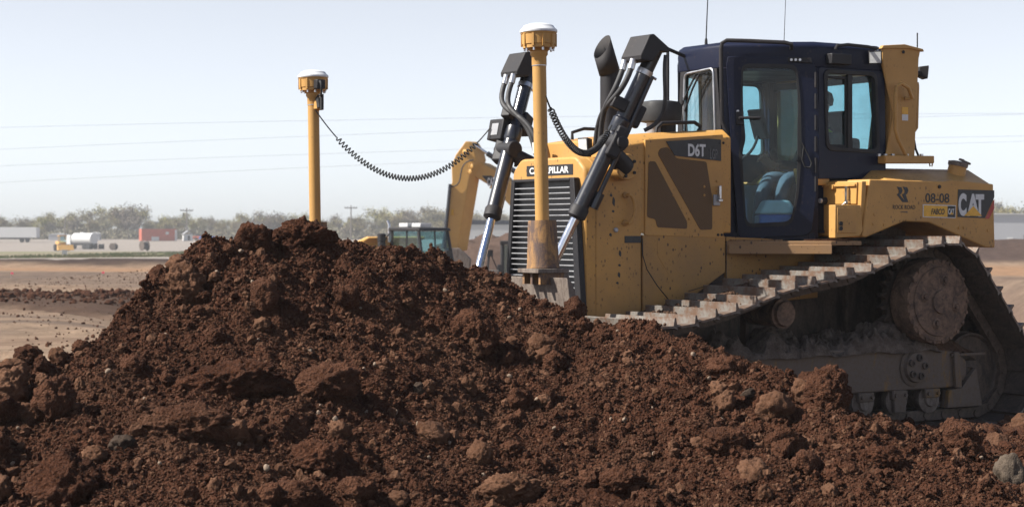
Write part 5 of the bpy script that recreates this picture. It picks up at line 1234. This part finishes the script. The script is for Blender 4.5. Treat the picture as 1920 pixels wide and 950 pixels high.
# excavator: boom and stick rise behind the dozer
def excavator():
    Y = 66.; x = (1010-960)/3600*Y; zg = gz(x, Y)
    r = empty('excavator', (x, Y, zg), 0, 'yellow excavator with raised boom and hanging stick beyond the bulldozer', 'excavator')
    L = lambda px, py, d=0: W(px, py, Y)+Vector((.55*d, .83*d, 0))-Vector((x, Y, zg))
    nr = Vector((-.55, -.83, 0))
    P = lambda pts, off=0: [L(a, b)-Vector((0, off, 0)) for a, b in pts]
    st_ = MB().quad_panel(P([(873, 264), (880, 268), (890, 285), (893, 300), (881, 330), (857, 470), (832, 470), (838, 400), (847, 340), (846, 310), (854, 290)]), .62, nr).build('stick', 'yellow_far', r, .03)
    MB().quad_panel(P([(878, 300), (905, 306), (930, 320), (975, 360), (1035, 440), (1010, 455), (955, 385), (925, 352), (893, 333), (880, 326)], -.25), .5, nr).build('boom', 'yellow_far', r, .03)
    bm_ = C.objects.get('boom')
    pl_ = [L(a, b)+nr*(-.25*0)-Vector((0, -.245, 0))+Vector((-.008, -.012, 0)) for a, b in ((904, 329), (921, 329), (936, 340), (936, 359), (917, 345))]
    o = MB().quad_panel(pl_, .004, nr).build('maker_plate', 'decal_black', bm_)
    a = pl_[0]; rt = Vector((.83, -.55, 0)); t_ = text_mesh('CAT', 'lettering', 'decal_white', L(914, 349)+Vector((-.012, .245-.018, 0)), rt, (0, 0, 1), .34, .30, .003, .04); t_.parent = o
    MB().quad_panel([p+Vector((-.02, -.03, 0)) for p in (L(918, 352)+Vector((0, .245, 0)), L(924, 346)+Vector((0, .245, 0)), L(929, 356)+Vector((0, .245, 0)))], .003, nr).build('triangle', 'decal_yellow', o)
    c = Vector((.17, .26, 0))
    MB().tube([L(875, 268)+c, L(905, 288)+c], .05, 12).build('stick_cylinder_rod', 'chrome', r)
    MB().tube([L(904, 287)+c, L(950, 317)+c, L(990, 345)+c], .09, 12).build('stick_cylinder', 'black_paint', r)
    MB().tube([L(846, 345)-c*.2, L(837, 440)-c*.2], .06, 10).tube([L(837, 440)-c*.2, L(834, 465)-c*.2], .085, 10).build('bucket_cylinder', 'black_paint', r)
    MB().tube(bez(L(848, 350)-Vector((.05, .06, 0)), L(880, 350)-Vector((.05, .06, 0)), L(852, 305)-Vector((.05, .06, 0)), L(890, 300)-Vector((.05, .06, 0)), 14), .022, 8).build('hose', 'hose', r)
    for px, py in ((873, 285), (885, 312), (882, 322)): MB().lathe([(.09, 0), (.09, .06), (.05, .08)], L(px, py), nr, 16).build('pin', 'yellow_far', r)
    q = L(847, 398)+nr*.003; MB().box(-.07, .07, -.006, .006, -.1, .1, Matrix.Rotation(-R(33), 3, 'Z'), q).build('warning_label', 'decal_yellow', st_)
    # bucket, upper body, cab, crawlers
    b0 = L(845, 470); MB().prism([(-.7, -1.4), (.0, -1.5), (.6, -1.1), (.7, -.3), (.3, .1), (-.2, .1), (-.4, -.4)], -.5, .5).build('bucket', 'worn_steel', r, .03); C.objects['bucket'].location = b0+Vector((0, .4, 0))
    MB().prism([(-1.0, 1.0), (4.2, 1.0), (4.4, 1.3), (4.2, 2.3), (1.0, 2.3), (.6, 1.9), (-1.0, 1.8)], -1.4, 1.4).build('upper_body', 'yellow_far', r, .08); ub = C.objects['upper_body']; ub.location.y = 1.6
    cb = MB()
    for cx_ in (-1.25, .15):
        for cy_ in (.0, 1.1): cb.tube([(cx_, cy_, 1.1), (cx_, cy_, 2.95)], .07, 8)
    cb.box(-1.33, .22, -.08, 1.2, 2.93, 3.05).box(-1.33, .22, -.08, 1.2, 1.0, 1.4); cb = cb.build('cab', 'satin_black', r, .02)
    MB().box(-1.26, .15, -.02, .0, 1.41, 2.92).build('window_glass', 'cab_glass', cb); MB().box(-1.27, -1.25, .01, 1.1, 1.41, 2.92).build('window_glass', 'cab_glass', cb)
    MB().box(-1.3, -1.24, -.25, -.2, 1.5, 2.2).box(-1.42, -1.22, -.28, -.2, 1.9, 2.25).build('mirror', 'satin_black', cb, .02)
    for yy in (.2, 2.6): MB().prism(rounded([(-1.9, 0.02), (3.1, .02), (3.5, .45), (3.1, .95), (-1.9, .95), (-2.3, .45)], .3, 4), yy, yy+.6).build('crawler', 'under_steel', r, .02)
excavator()
def hauler():
    Y = 56.; r = rot_empty('dump_truck', 790, Y, R(-40), 'yellow articulated dump truck with black-framed cab just over the mound crest', 'dump truck')
    zt = (W(790, 427, Y).z-r.location.z)/.84; r.scale = (.84, .84, .84)          # roof height above the truck's ground
    H0 = zt-1.45
    fm = MB()
    cor = [(-.75, -.72), (-.75, .72), (.55, -.78), (.55, .78)]
    for x, y in cor: fm.tube([(x+(.28 if x > 0 else 0), y, H0), (x, y*.94, zt-.10)], .055, 8)
    fm = fm.build('cab', 'satin_black', r)
    MB().prism([(-.85, zt-.11), (.68, zt-.11), (.62, zt), (-.80, zt+.02)], -.80, .80).build('cab_roof', 'satin_black', fm, .03)
    MB().box(-.8, .85, -.78, .78, H0-.5, H0-.01).build('cab_base', 'yellow_far', fm, .03)
    MB().quad_panel([(.82, -.72, H0+.02), (.82, .72, H0+.02), (.56, .70, zt-.12), (.56, -.70, zt-.12)], .01, (1, 0, .2)).build('windscreen', 'cab_glass', fm)
    for sd in (1, -1):
        MB().quad_panel([(-.70, .74*sd, H0+.02), (.78, .765*sd, H0+.02), (.52, .725*sd, zt-.12), (-.70, .70*sd, zt-.12)], .01, (0, sd, .05)).build('side_window', 'cab_glass', fm)
        MB().tube([(0.0, .75*sd, H0), (-.02, .71*sd, zt-.1)], .03, 8).build('door_post', 'satin_black', fm)
    MB().box(-.75, -.73, -.68, .68, H0, zt-.12).build('rear_window', 'cab_glass', fm)
    MB().box(-.35, -.2, -.2, .2, H0, H0+.75).build('seat', 'seat_cloth', fm, .04); MB().box(.35, .6, -.6, .6, H0, H0+.22).build('dashboard', 'satin_black', fm, .05)
    for x in (-.55, .05): MB().box(x, x+.42, -.55, .0, zt+.02, zt+.16).build('air_conditioner', 'white_paint', fm, .02)
    MB().tube([(-.95, -.62, zt-.5), (-.95, -.62, zt+.12), (-1.03, -.62, zt+.24)], .05, 12).build('exhaust_pipe', 'clamp_steel', r)
    MB().lathe([(.14, 0), (.14, .62), (.12, .64), (.15, .66), (.15, .9), (.1, .93)], (-.9, -1.05, zt-1.12), (0, 0, 1), 18).build('air_cleaner', 'satin_black', r)
    MB().tube([(-.8, -.85, H0+.1), (-.86, -.95, H0+1.0), (-.7, -.88, zt-.2)], .025, 8).build('mirror_arm', 'satin_black', r)
    # hood falling away in front of the cab
    MB().prism([(.86, H0-.55), (.86, H0-.02), (1.5, H0+.02), (2.3, H0-.25), (3.1, H0-.75), (3.15, H0-1.3)], -.95, .95).build('hood', 'yellow_far', r, .12, 3)
    for sd in (1, -1):
        a = Vector((2.15, .95*sd, H0-.55)); MB().tube([a, a+Vector((.05, .1*sd, 1.1))], .04, 8).box(-.05, .05, -.13, .13, -.1, .12, at=a+Vector((.05, .12*sd, 1.12))).build('mirror', 'satin_black', r)
        MB().tube([a+Vector((.05, .12*sd, 1.2)), a+Vector((.3, .3*sd, .5)), a+Vector((.5, .3*sd, 0))], .02, 6).build('mirror_stay', 'satin_black', r)
        rl = MB()
        for k in range(5): rl.tube([(.9+k*.45, .99*sd, H0-.6), (.9+k*.45, .99*sd, H0-.02)], .02, 6)
        rl.tube([(.9, .99*sd, H0-.02), (2.7, .99*sd, H0-.02)], .022, 6).build('hand_rail', 'satin_black', r)
    # dump body, frame, wheels
    MB().prism([(-1.5, 1.6), (-1.5, zt-.55), (-1.1, zt-.35), (-1.25, zt-.3), (-2.2, zt-.62), (-6.4, zt-.75), (-7.0, 1.9), (-6.0, 1.5)], -1.45, 1.45).build('dump_body', 'yellow_far', r, .04)
    MB().box(-6.2, 2.6, -.45, .45, .8, 1.25).build('chassis', 'yellow_far', r)
    for x in (1.9, -3.6, -5.3):
        for sd in (1, -1):
            w = MB().lathe([(.4, -.28), (.78, -.28), (.87, -.2), (.87, .2), (.78, .28), (.45, .28), (.4, .1), (.01, .1)], (x, 1.1*sd, .87), (0, sd, 0), 30).build('wheel', 'rubber', r)
            MB().lathe([(.42, .0), (.42, .24), (.2, .2), (.01, .2)], (x, 1.1*sd, .87), (0, sd, 0), 24).build('rim', 'yellow_far', w)
hauler()
# site office
Yo = 285.; o = rot_empty('site_office', 905, Yo, R(2), 'long pale grey site office cabin with dark blue fascia behind the excavator', 'cabin')
zt = W(0, 413, Yo).z-o.location.z; a, b = -5.6, 6.5
w = MB().box(a, b, 0, 3, .4, zt-.62).build('wall', 'grey_metal', o); MB().box(a-.1, b+.1, -.1, 3.1, zt-.62, zt).build('fascia', 'navy', o)
plain('cabin_wall', (.46, .46, .45), .6, var=.05); w.data.materials[0] = MATS['cabin_wall']
MB().box(-5.2, 6.2, .1, 2.9, 0, .4).build('skirting', 'satin_black', o)
for x in (-3.2, -.7, 2.0, 4.6):
    wd = MB().box(x-.55, x+.55, -.05, .02, 1.2, 2.3).build('window', 'white_paint', o); MB().box(x-.45, x+.45, -.07, -.04, 1.28, 2.22).build('pane', 'decal_black', wd)
MB().box(.3, 1.2, -.05, .02, .5, 2.45).build('door', 'decal_grey', o); MB().box(-2.4, -1.2, -.9, -.1, .4, 1.25).build('air_conditioner', 'white_paint', o)
# grey shed at the right with a tree behind
Yb = 300.; o = rot_empty('metal_shed', 1930, Yb, R(-4), 'long low grey metal shed beyond the right-hand bank', 'shed')
zt = W(0, 400, Yb).z-o.location.z
plain('shed_wall', (.36, .365, .38), .6, var=.06)
MB().box(-7, 14, 0, 8, 0, zt-.15).build('wall', 'shed_wall', o); MB().prism([(-7.3, zt-.15), (14.3, zt-.15), (14.3, zt+.05), (-7.3, zt)], -.3, 8.3).build('roof', 'cabin_wall', o)
MB().box(-.9, 1.9, -.06, .01, 0, 2.5).build('roller_door', 'decal_grey', o); MB().box(-3.4, -2.5, -.06, .01, 0, 2.1).build('door', 'white_paint', o)
# lorry trailer, container, water truck and other far kit on the gravel lot
Yt = 418.; o = rot_empty('lorry_trailer', 20, Yt, R(-3), 'long plain white lorry trailer parked before the wood', 'trailer')
h = W(0, 426, Yt).z-o.location.z
MB().box(-9, 5.7, 0, 2.5, 1.05, h).build('box', 'white_paint', o, .03); MB().box(-8, 3.6, .3, 2.2, .75, 1.045).build('chassis', 'satin_black', o)
for x in (3.6, 2.4, -6): MB().lathe([(.5, -.15), (.5, .15), (.2, .16)], (x, .35, .5), (0, -1, 0), 20).build('wheel', 'rubber', o)
Yc = 428.; o = rot_empty('shipping_container', 304, Yc, R(24), 'rust red shipping container with white patches on the gravel lot', 'container')
plain('container_red', (.40, .085, .045), .6, var=.18, scale=2); h = W(0, 429, Yc).z-o.location.z
cm = MB()
n = 34; prof = []
for i in range(n): prof += [(-4.6+8.0*i/n, 0 if i % 2 else .05)]
cm.prism([*prof, (3.4, 0), (3.4, 2.5), (-4.6, 2.5)], .1, h, 'z'); o2 = cm.build('body', 'container_red', o)
MB().box(.8, 1.5, -.03, .0, 1.5, 2.1).build('sign', 'white_paint', o2); MB().box(-2.4, -.7, -.03, .0, .12, 1.0).build('sign', 'white_paint', o2); MB().box(2.9, 3.38, -.03, .0, .12, h-.2).build('sign', 'white_paint', o2)
for yy in (.15, 1.28): MB().box(3.41, 3.46, yy, yy+1.08, .15, h-.1).build('door', 'container_red', o2, .01)
for yy in (.5, .95, 1.6, 2.05): MB().tube([(3.49, yy, .2), (3.49, yy, h-.15)], .03, 6).build('lock_rod', 'grey_metal', o2)
Yw = 371.; o = rot_empty('water_truck', 151, Yw, R(-32), 'white tank truck standing beside the small yellow loader', 'truck')
k = 1.0
MB().tube([(-1.4, 0, 2.0), (3.6, 0, 2.0)], 1.12, 28).build('tank', 'white_paint', o, .06)
MB().box(-1.5, 3.6, -.9, .9, .75, 1.15).build('chassis', 'satin_black', o); MB().box(.2, 1.0, -.3, .3, 3.05, 3.25).build('hatch', 'white_paint', o)
MB().prism([(-3.4, .7), (-1.6, .7), (-1.6, 2.7), (-2.5, 2.75), (-2.9, 1.8), (-3.4, 1.65)], -1.1, 1.1).build('cab', 'white_paint', o, .08); MB().prism([(-2.88, 1.85), (-2.52, 2.65), (-2.54, 2.66), (-2.90, 1.86)], -.95, .95).build('windscreen', 'decal_black', o)
for x in (-2.6, 1.9, 3.0):
    for sd in (1, -1): MB().lathe([(.5, -.16), (.5, .16), (.2, .17)], (x, .95*sd, .5), (0, sd, 0), 20).build('wheel', 'rubber', o)
Yl = 300.; o = rot_empty('wheel_loader', 116, Yl, R(-62), 'small yellow wheel loader out on the stripped field', 'loader')
MB().prism([(-1.6, .7), (.4, .7), (.4, 1.35), (-1.6, 1.5)], -.6, .6).build('engine_cover', 'yellow_far', o, .06)
cb = MB()
for x in (-.3, .6):
    for y in (-.5, .5): cb.tube([(x, y, 1.3), (x, y, 2.3)], .05, 6)
cb.box(-.4, .7, -.6, .6, 2.28, 2.4).build('cab', 'yellow_far', o); MB().box(-.28, .58, -.46, .46, 1.36, 2.27).build('window_glass', 'cab_glass', o)
MB().prism([(.4, .75), (1.4, .55), (1.9, .5), (1.9, .35), (1.4, .35)], -.4, .4).build('lift_arm', 'yellow_far', o); MB().prism([(1.8, .1), (2.6, .12), (2.0, .95), (1.75, .8)], -1.25, 1.25).build('bucket', 'yellow_far', o, .02)
for x in (-1.0, .95):
    for sd in (1, -1): MB().lathe([(.52, -.2), (.52, .2), (.25, .22)], (x, .75*sd, .52), (0, sd, 0), 20).build('wheel', 'rubber', o)
for px, Y, rz, lab in ((190, 345, 15, 'black cable reel nearest the white tank truck'), (213, 330, 75, 'toppled black cable reel between tank truck and container'), (271, 300, 40, 'large dark cable reel in front of the red container')):
    o = rot_empty('cable_reel', px, Y, R(rz), lab, 'cable reel', 'cable reels on the lot'); rr_ = .6 if Y > 310 else .8
    for x in (-.5, .45): MB().lathe([(rr_, 0), (rr_, .06)], (x, 0, rr_), (1, 0, 0), 24).build('flange', 'under_steel', o)
    MB().lathe([(rr_*.72, -.45), (rr_*.72, .45)], (0, 0, rr_), (1, 0, 0), 24).build('drum', 'rubber', o)
for px, Y, w_, h_, lab in ((108, 445, 4.2, 1.3, 'low pale grey shed behind the yellow loader'), (176, 450, 2.6, 1.5, 'small pale grey shed behind the white tank truck')):
    o = rot_empty('storage_shed', px, Y, 0, lab, 'shed'); MB().box(-w_/2, w_/2, 0, 2, 0, h_).build('wall', 'shed_wall', o); MB().prism([(-w_/2-.1, h_), (w_/2+.1, h_), (w_/2+.1, h_+.1), (0, h_+.4), (-w_/2-.1, h_+.1)], -.1, 2.1).build('roof', 'cabin_wall', o)
o = rot_empty('guard_hut', 353, 432, R(20), 'small white gabled hut right of the red container', 'hut'); MB().box(-1, 1, 0, 1.8, 0, 1.5).build('wall', 'white_paint', o); MB().prism([(-1.2, 1.45), (0, 2.3), (1.2, 1.45), (0, 2.15)], -.2, 2).build('roof', 'grey_metal', o); MB().box(-.1, .4, -.03, .0, .1, 1.2).build('door', 'decal_black', o)
def car(px, Y, rz, mat, lab):
    o = rot_empty('parked_car', px, Y, R(rz), lab, 'car', 'cars parked on the lot')
    MB().prism([(-2.1, .3), (2.1, .3), (2.15, .75), (1.1, .95), (-2.0, .98), (-2.15, .7)], -.85, .85).build('body', mat, o, .08); MB().prism([(-1.8, .97), (.95, .95), (.3, 1.45), (-1.3, 1.47)], -.72, .72).build('cabin', 'decal_black', o, .06)
    for x in (-1.3, 1.35):
        for sd in (1, -1): MB().lathe([(.32, -.1), (.32, .1), (.15, .11)], (x, .8*sd, .32), (0, sd, 0), 16).build('wheel', 'rubber', o)
car(391, 436, 10, 'blue_plastic', 'dark blue car parked past the white hut'); car(379, 445, 0, 'container_red', 'red car parked past the white hut')
# site board in the grass, survey flags
o = rot_empty('site_board', 121, 165, R(10), 'small white board on two legs at the edge of the haul road', 'sign'); MB().box(-.22, .22, -.02, .02, .25, .62).build('board', 'white_paint', o); MB().box(-.2, -.16, -.02, .02, 0, .25).box(.16, .2, -.02, .02, 0, .25).build('leg', 'rock_tan' if False else 'grey_metal', o)
plain('flag_pink', (.85, .10, .16), .7, var=.05)
for px, py in ((20, 516), (191, 513)):
    Y = 1.63*3600/(py+6-430); o = rot_empty('survey_flag', px, Y, 0, 'tiny pink survey flag on a wire in the bare field', 'flag', 'survey flags in the field')
    MB().tube([(0, 0, 0), (0, 0, .25)], .002, 5).build('wire', 'clamp_steel', o); MB().box(0, .09, -.003, .003, .19, .25).build('cloth', 'flag_pink', o)
# utility poles and wires
plain('pole_wood', (.14, .12, .105), .85, var=.2)
for px, top, Y, arms, lab in ((122, 405, 440, 0, 'bare slim pole rising from behind the yellow loader'), (350, 390, 445, 1, 'utility pole with crossarm beside the white hut'), (658, 385, 445, 1, 'utility pole with crossarm standing over the wood left of the excavator')):
    o = rot_empty('utility_pole', px, Y, R(6), lab, 'pole'); h = W(0, top, Y).z-o.location.z
    MB().tube([(0, 0, -.3), (0, 0, h)], .2, 10, r_list=[.2, .13]).build('shaft', 'pole_wood', o)
    if arms:
        MB().box(-1.5, 1.5, -.1, .1, h-.7, h-.45).build('crossarm', 'pole_wood', o)
        for x in (-1.4, -.7, .7, 1.4): MB().lathe([(.07, 0), (.07, .3)], (x, 0, h-.45), (0, 0, 1), 8).build('insulator', 'grey_metal', o)
plain('wire_metal', (.30, .31, .33), .6, var=.05)
for k, (ya, yb) in enumerate(((236, 222), (277, 246), (308, 281), (339, 303))):
    Y = 210+8*k; pts = []
    for px in np.linspace(-500, 2500, 40):
        py = ya+(yb-ya)*px/830-10*(1-((px-1000)/1500)**2)*.0+9*((px-700)/1200)**2
        pts.append(W(px, py, Y))
    o = MB().tube(pts, .017, 5, cap=False).build('power_line', 'wire_metal'); tag(o, 'thin overhead power wire strung across the pale sky', 'wire', 'power wires across the sky')

# ------------------------------------------------------------------ the wood on the skyline
def leafmat(name, cols):
    m, n, l, b = nodes_of(name); g = n.new('ShaderNodeObjectInfo'); co = objco(n)
    t = noise_tex(n, l, .55, 3, .6, co)
    c1 = ramp(n, l, t.outputs[0], [(.35, cols[0]), (.5, cols[1]), (.68, cols[2])])
    c = mixc(n, l, 1, c1.outputs[0], ramp(n, l, g.outputs['Random'], [(0, (.75, .72, .74)), (.5, (1, 1, .95)), (1, (1.15, 1.25, .9))]).outputs[0], 'MULTIPLY')
    l.new(c, b.inputs['Base Color']); b.inputs['Roughness'].default_value = .8; b.inputs['Specular IOR Level'].default_value = .1
leafmat('spring_leaf', ((.16, .12, .078), (.21, .175, .09), (.24, .22, .09)))
leafmat('twig', ((.15, .125, .10), (.19, .16, .13), (.22, .20, .14)))
leafmat('evergreen', ((.02, .035, .03), (.025, .045, .04), (.03, .055, .045)))
plain('bark', (.10, .083, .07), .9, var=.2)
def tree_proto(seed, leafy, h=7.0):
    rg = random.Random(seed); tr = MB(); tips = []
    def limb(p, d, L, r_, lev):
        pts = [p]; q = Vector(p); dd = Vector(d)
        for i in range(4):
            dd = (dd+Vector((rg.gauss(0, .16), rg.gauss(0, .16), .10))).normalized(); q = q+dd*L/4; pts.append(Vector(q))
        tr.tube(pts, r_, 5 if lev else 7, r_list=[r_*(1-.18*i) for i in range(5)])
        if lev < 3:
            for i in range(4 if lev < 2 else 3):
                b = pts[rg.choice((2, 3, 4))]; a = rg.uniform(0, 6.28); up = rg.uniform(.15, 1.0)
                limb(b, Vector((math.cos(a), math.sin(a), up)).normalized(), L*rg.uniform(.45, .72), r_*.5, lev+1)
        if lev >= 1: tips.extend(pts[2:])
    limb(Vector((0, 0, -.2)), Vector((rg.gauss(0, .05), rg.gauss(0, .05), 1)), h*.52, .16, 0)
    cr = MB()
    for p in tips:
        for _ in range(leafy):
            c = p+Vector((rg.gauss(0, .42), rg.gauss(0, .42), rg.gauss(0, .38))); s = rg.uniform(.07, .20)
            a = Vector((rg.gauss(0, 1), rg.gauss(0, 1), rg.gauss(0, 1))).normalized(); b = a.cross(Vector((rg.gauss(0, 1), rg.gauss(0, 1), rg.gauss(0, 1)))).normalized()
            cr.v += [tuple(c+a*s), tuple(c+b*s*.55), tuple(c-a*s), tuple(c-b*s*.55)]; k = len(cr.v); cr.f.append((k-4, k-3, k-2, k-1))
    zmax = max(v[2] for v in cr.v); f = h/zmax
    tr.v = [(x*f, y*f, z*f) for x, y, z in tr.v]; cr.v = [(x*f, y*f, z*f) for x, y, z in cr.v]
    return tr.mesh('trunk', 'bark'), cr
protos_t = []
for i in range(6):
    tm, cr = tree_proto(900+i, (9, 12, 6, 10, 13, 8)[i]); me = bpy.data.meshes.new('crown'); me.from_pydata(cr.v, [], cr.f); me.materials.append(MATS['spring_leaf' if i % 3 else 'twig']); protos_t.append((tm, me))
def plant(x, y, h, i, label, group, sx=1):
    r = empty('tree', (x, y, gz(x, y)-.1), random.uniform(0, 6.28), label, 'tree', group); s = h/7.0; r.scale = (s*sx, s*sx, s)
    for nm, me in zip(('trunk', 'crown'), protos_t[i]):
        o = bpy.data.objects.new(nm, me); C.objects.link(o); o.parent = r
TL = 'budding grey-brown tree in the far wood along the skyline'
xs_ = np.arange(-150, 175, 2.35)
for row, (y0, hh) in enumerate(((476, 5.5), (490, 6.3))):
    for x in xs_+row*1.2:
        px = 960+3600*x/y0
        sk = np.interp(px, [-200, 60, 90, 200, 270, 330, 420, 520, 700, 760, 830, 900, 980, 1900, 2300], [.98, 1.0, 1.12, 1.08, 1.2, 1.0, .98, 1.0, .98, 1.25, 1.35, 1.15, 1.15, 1.3, 1.3])
        plant(x+random.uniform(-.9, .9), y0+random.uniform(-6, 6), hh*sk*random.choice((.72, .85, .95, 1.0, 1.1, 1.28))*random.uniform(.92, 1.1), random.randrange(6), TL, 'trees of the far wood', random.uniform(.9, 1.25))
for px, Y, h in ((1888, 330, 7.2), (1905, 335, 8.6), (1925, 330, 8.2), (1950, 335, 8.8), (1868, 345, 5.8)):
    plant((px-960)/3600*Y, Y, h, random.choice((1, 3, 4)), 'leafing tree behind the long grey metal shed', 'trees behind the grey shed', 1.1)
ev = MB(); rg = random.Random(5)
for k in range(900):
    z = rg.random()**.8*5.2+.6; rad = (6.2-z)*.28*math.sqrt(rg.random()); a = rg.uniform(0, 6.28); c = Vector((rad*math.cos(a), rad*math.sin(a), z))
    d = Vector((math.cos(a), math.sin(a), -.5)).normalized()*rg.uniform(.15, .3); w_ = Vector((-math.sin(a), math.cos(a), rg.gauss(0, .3)))*.1
    ev.v += [tuple(c-w_), tuple(c+w_), tuple(c+d)]; q = len(ev.v); ev.f.append((q-3, q-2, q-1))
r = rot_empty('evergreen_tree', 345, 500, 0, 'dark blue-green evergreen among the budding trees above the hut', 'tree'); r.scale = (1.3, 1.3, 1.15); ev.build('crown', 'evergreen', r); MB().tube([(0, 0, -.2), (0, 0, 5.8)], .16, 8, r_list=[.16, .03]).build('trunk', 'bark', r)
# low brush that closes the foot of the wood
def brush():
    n = 56000; X = rng.uniform(-150, 175, n); Y = rng.uniform(468, 486, n)
    Z = ground_z(X, Y)+rng.random(n)**1.3*(2.6+1.2*fbm(X*.2, Y*.2, 800, 3)); P = np.stack([X, Y, Z], -1)
    a = rng.normal(size=(n, 3)); a /= np.linalg.norm(a, axis=1)[:, None]; b = np.cross(a, rng.normal(size=(n, 3))); b /= np.linalg.norm(b, axis=1)[:, None]
    s = rng.uniform(.15, .36, n)[:, None]; V = np.stack([P+a*s, P+b*s*.6, P-a*s, P-b*s*.6], 1).reshape(-1, 3)
    me = bpy.data.meshes.new('undergrowth'); me.from_pydata(V.tolist(), [], np.arange(4*n).reshape(-1, 4).tolist()); me.materials.append(MATS['twig'])
    o = bpy.data.objects.new('undergrowth', me); C.objects.link(o); tag(o, kind='stuff')
brush()
def grass():
    n = 24000; Y = 98+rng.random(n)**1.4*170; X = -45+rng.random(n)*45; px = 960+3600*X/Y
    e = fbm(X*.15, Y*.1, 61, 3); k = ((Y-.5*(X+20) < 119) | (Y-1.9*(X+32) > 163)) & (px > -60) & (px < 1000) & (e > -.1); X, Y, e = X[k], Y[k], e[k]; n = len(X)
    Z = ground_z(X, Y); h = rng.uniform(.08, .26, n); w = rng.uniform(.04, .10, n)
    V = np.stack([np.stack([X-w, Y, Z-.02], -1), np.stack([X+w, Y+.03, Z-.02], -1), np.stack([X+rng.normal(0, .06, n), Y, Z+h], -1)], 1).reshape(-1, 3)
    m, nn, l, b = nodes_of('field_grass'); t = noise_tex(nn, l, .12, 4, .6, geopos(nn)); l.new(ramp(nn, l, t.outputs[0], [(.4, (.27, .235, .13)), (.6, (.12, .17, .05))]).outputs[0], b.inputs['Base Color']); b.inputs['Roughness'].default_value = .9
    me = bpy.data.meshes.new('field_grass'); me.from_pydata(V.tolist(), [], np.arange(3*n).reshape(-1, 3).tolist()); me.materials.append(m)
    o = bpy.data.objects.new('field_grass', me); C.objects.link(o); tag(o, kind='stuff')
grass()

# ------------------------------------------------------------------ thin spring haze over the whole site
def haze():
    m = bpy.data.materials.new('haze'); m.use_nodes = True; n = m.node_tree.nodes; l = m.node_tree.links; n.remove(n['Principled BSDF'])
    v = n.new('ShaderNodeVolumePrincipled'); v.inputs['Color'].default_value = (.93, .95, .97, 1); v.inputs['Density'].default_value = .00048; v.inputs['Anisotropy'].default_value = .2
    l.new(v.outputs[0], n['Material Output'].inputs['Volume'])
    MATS['haze'] = m
    o = MB().box(-420, 420, -40, 720, -4.5, 12).build('haze', 'haze'); tag(o, kind='stuff')
haze()
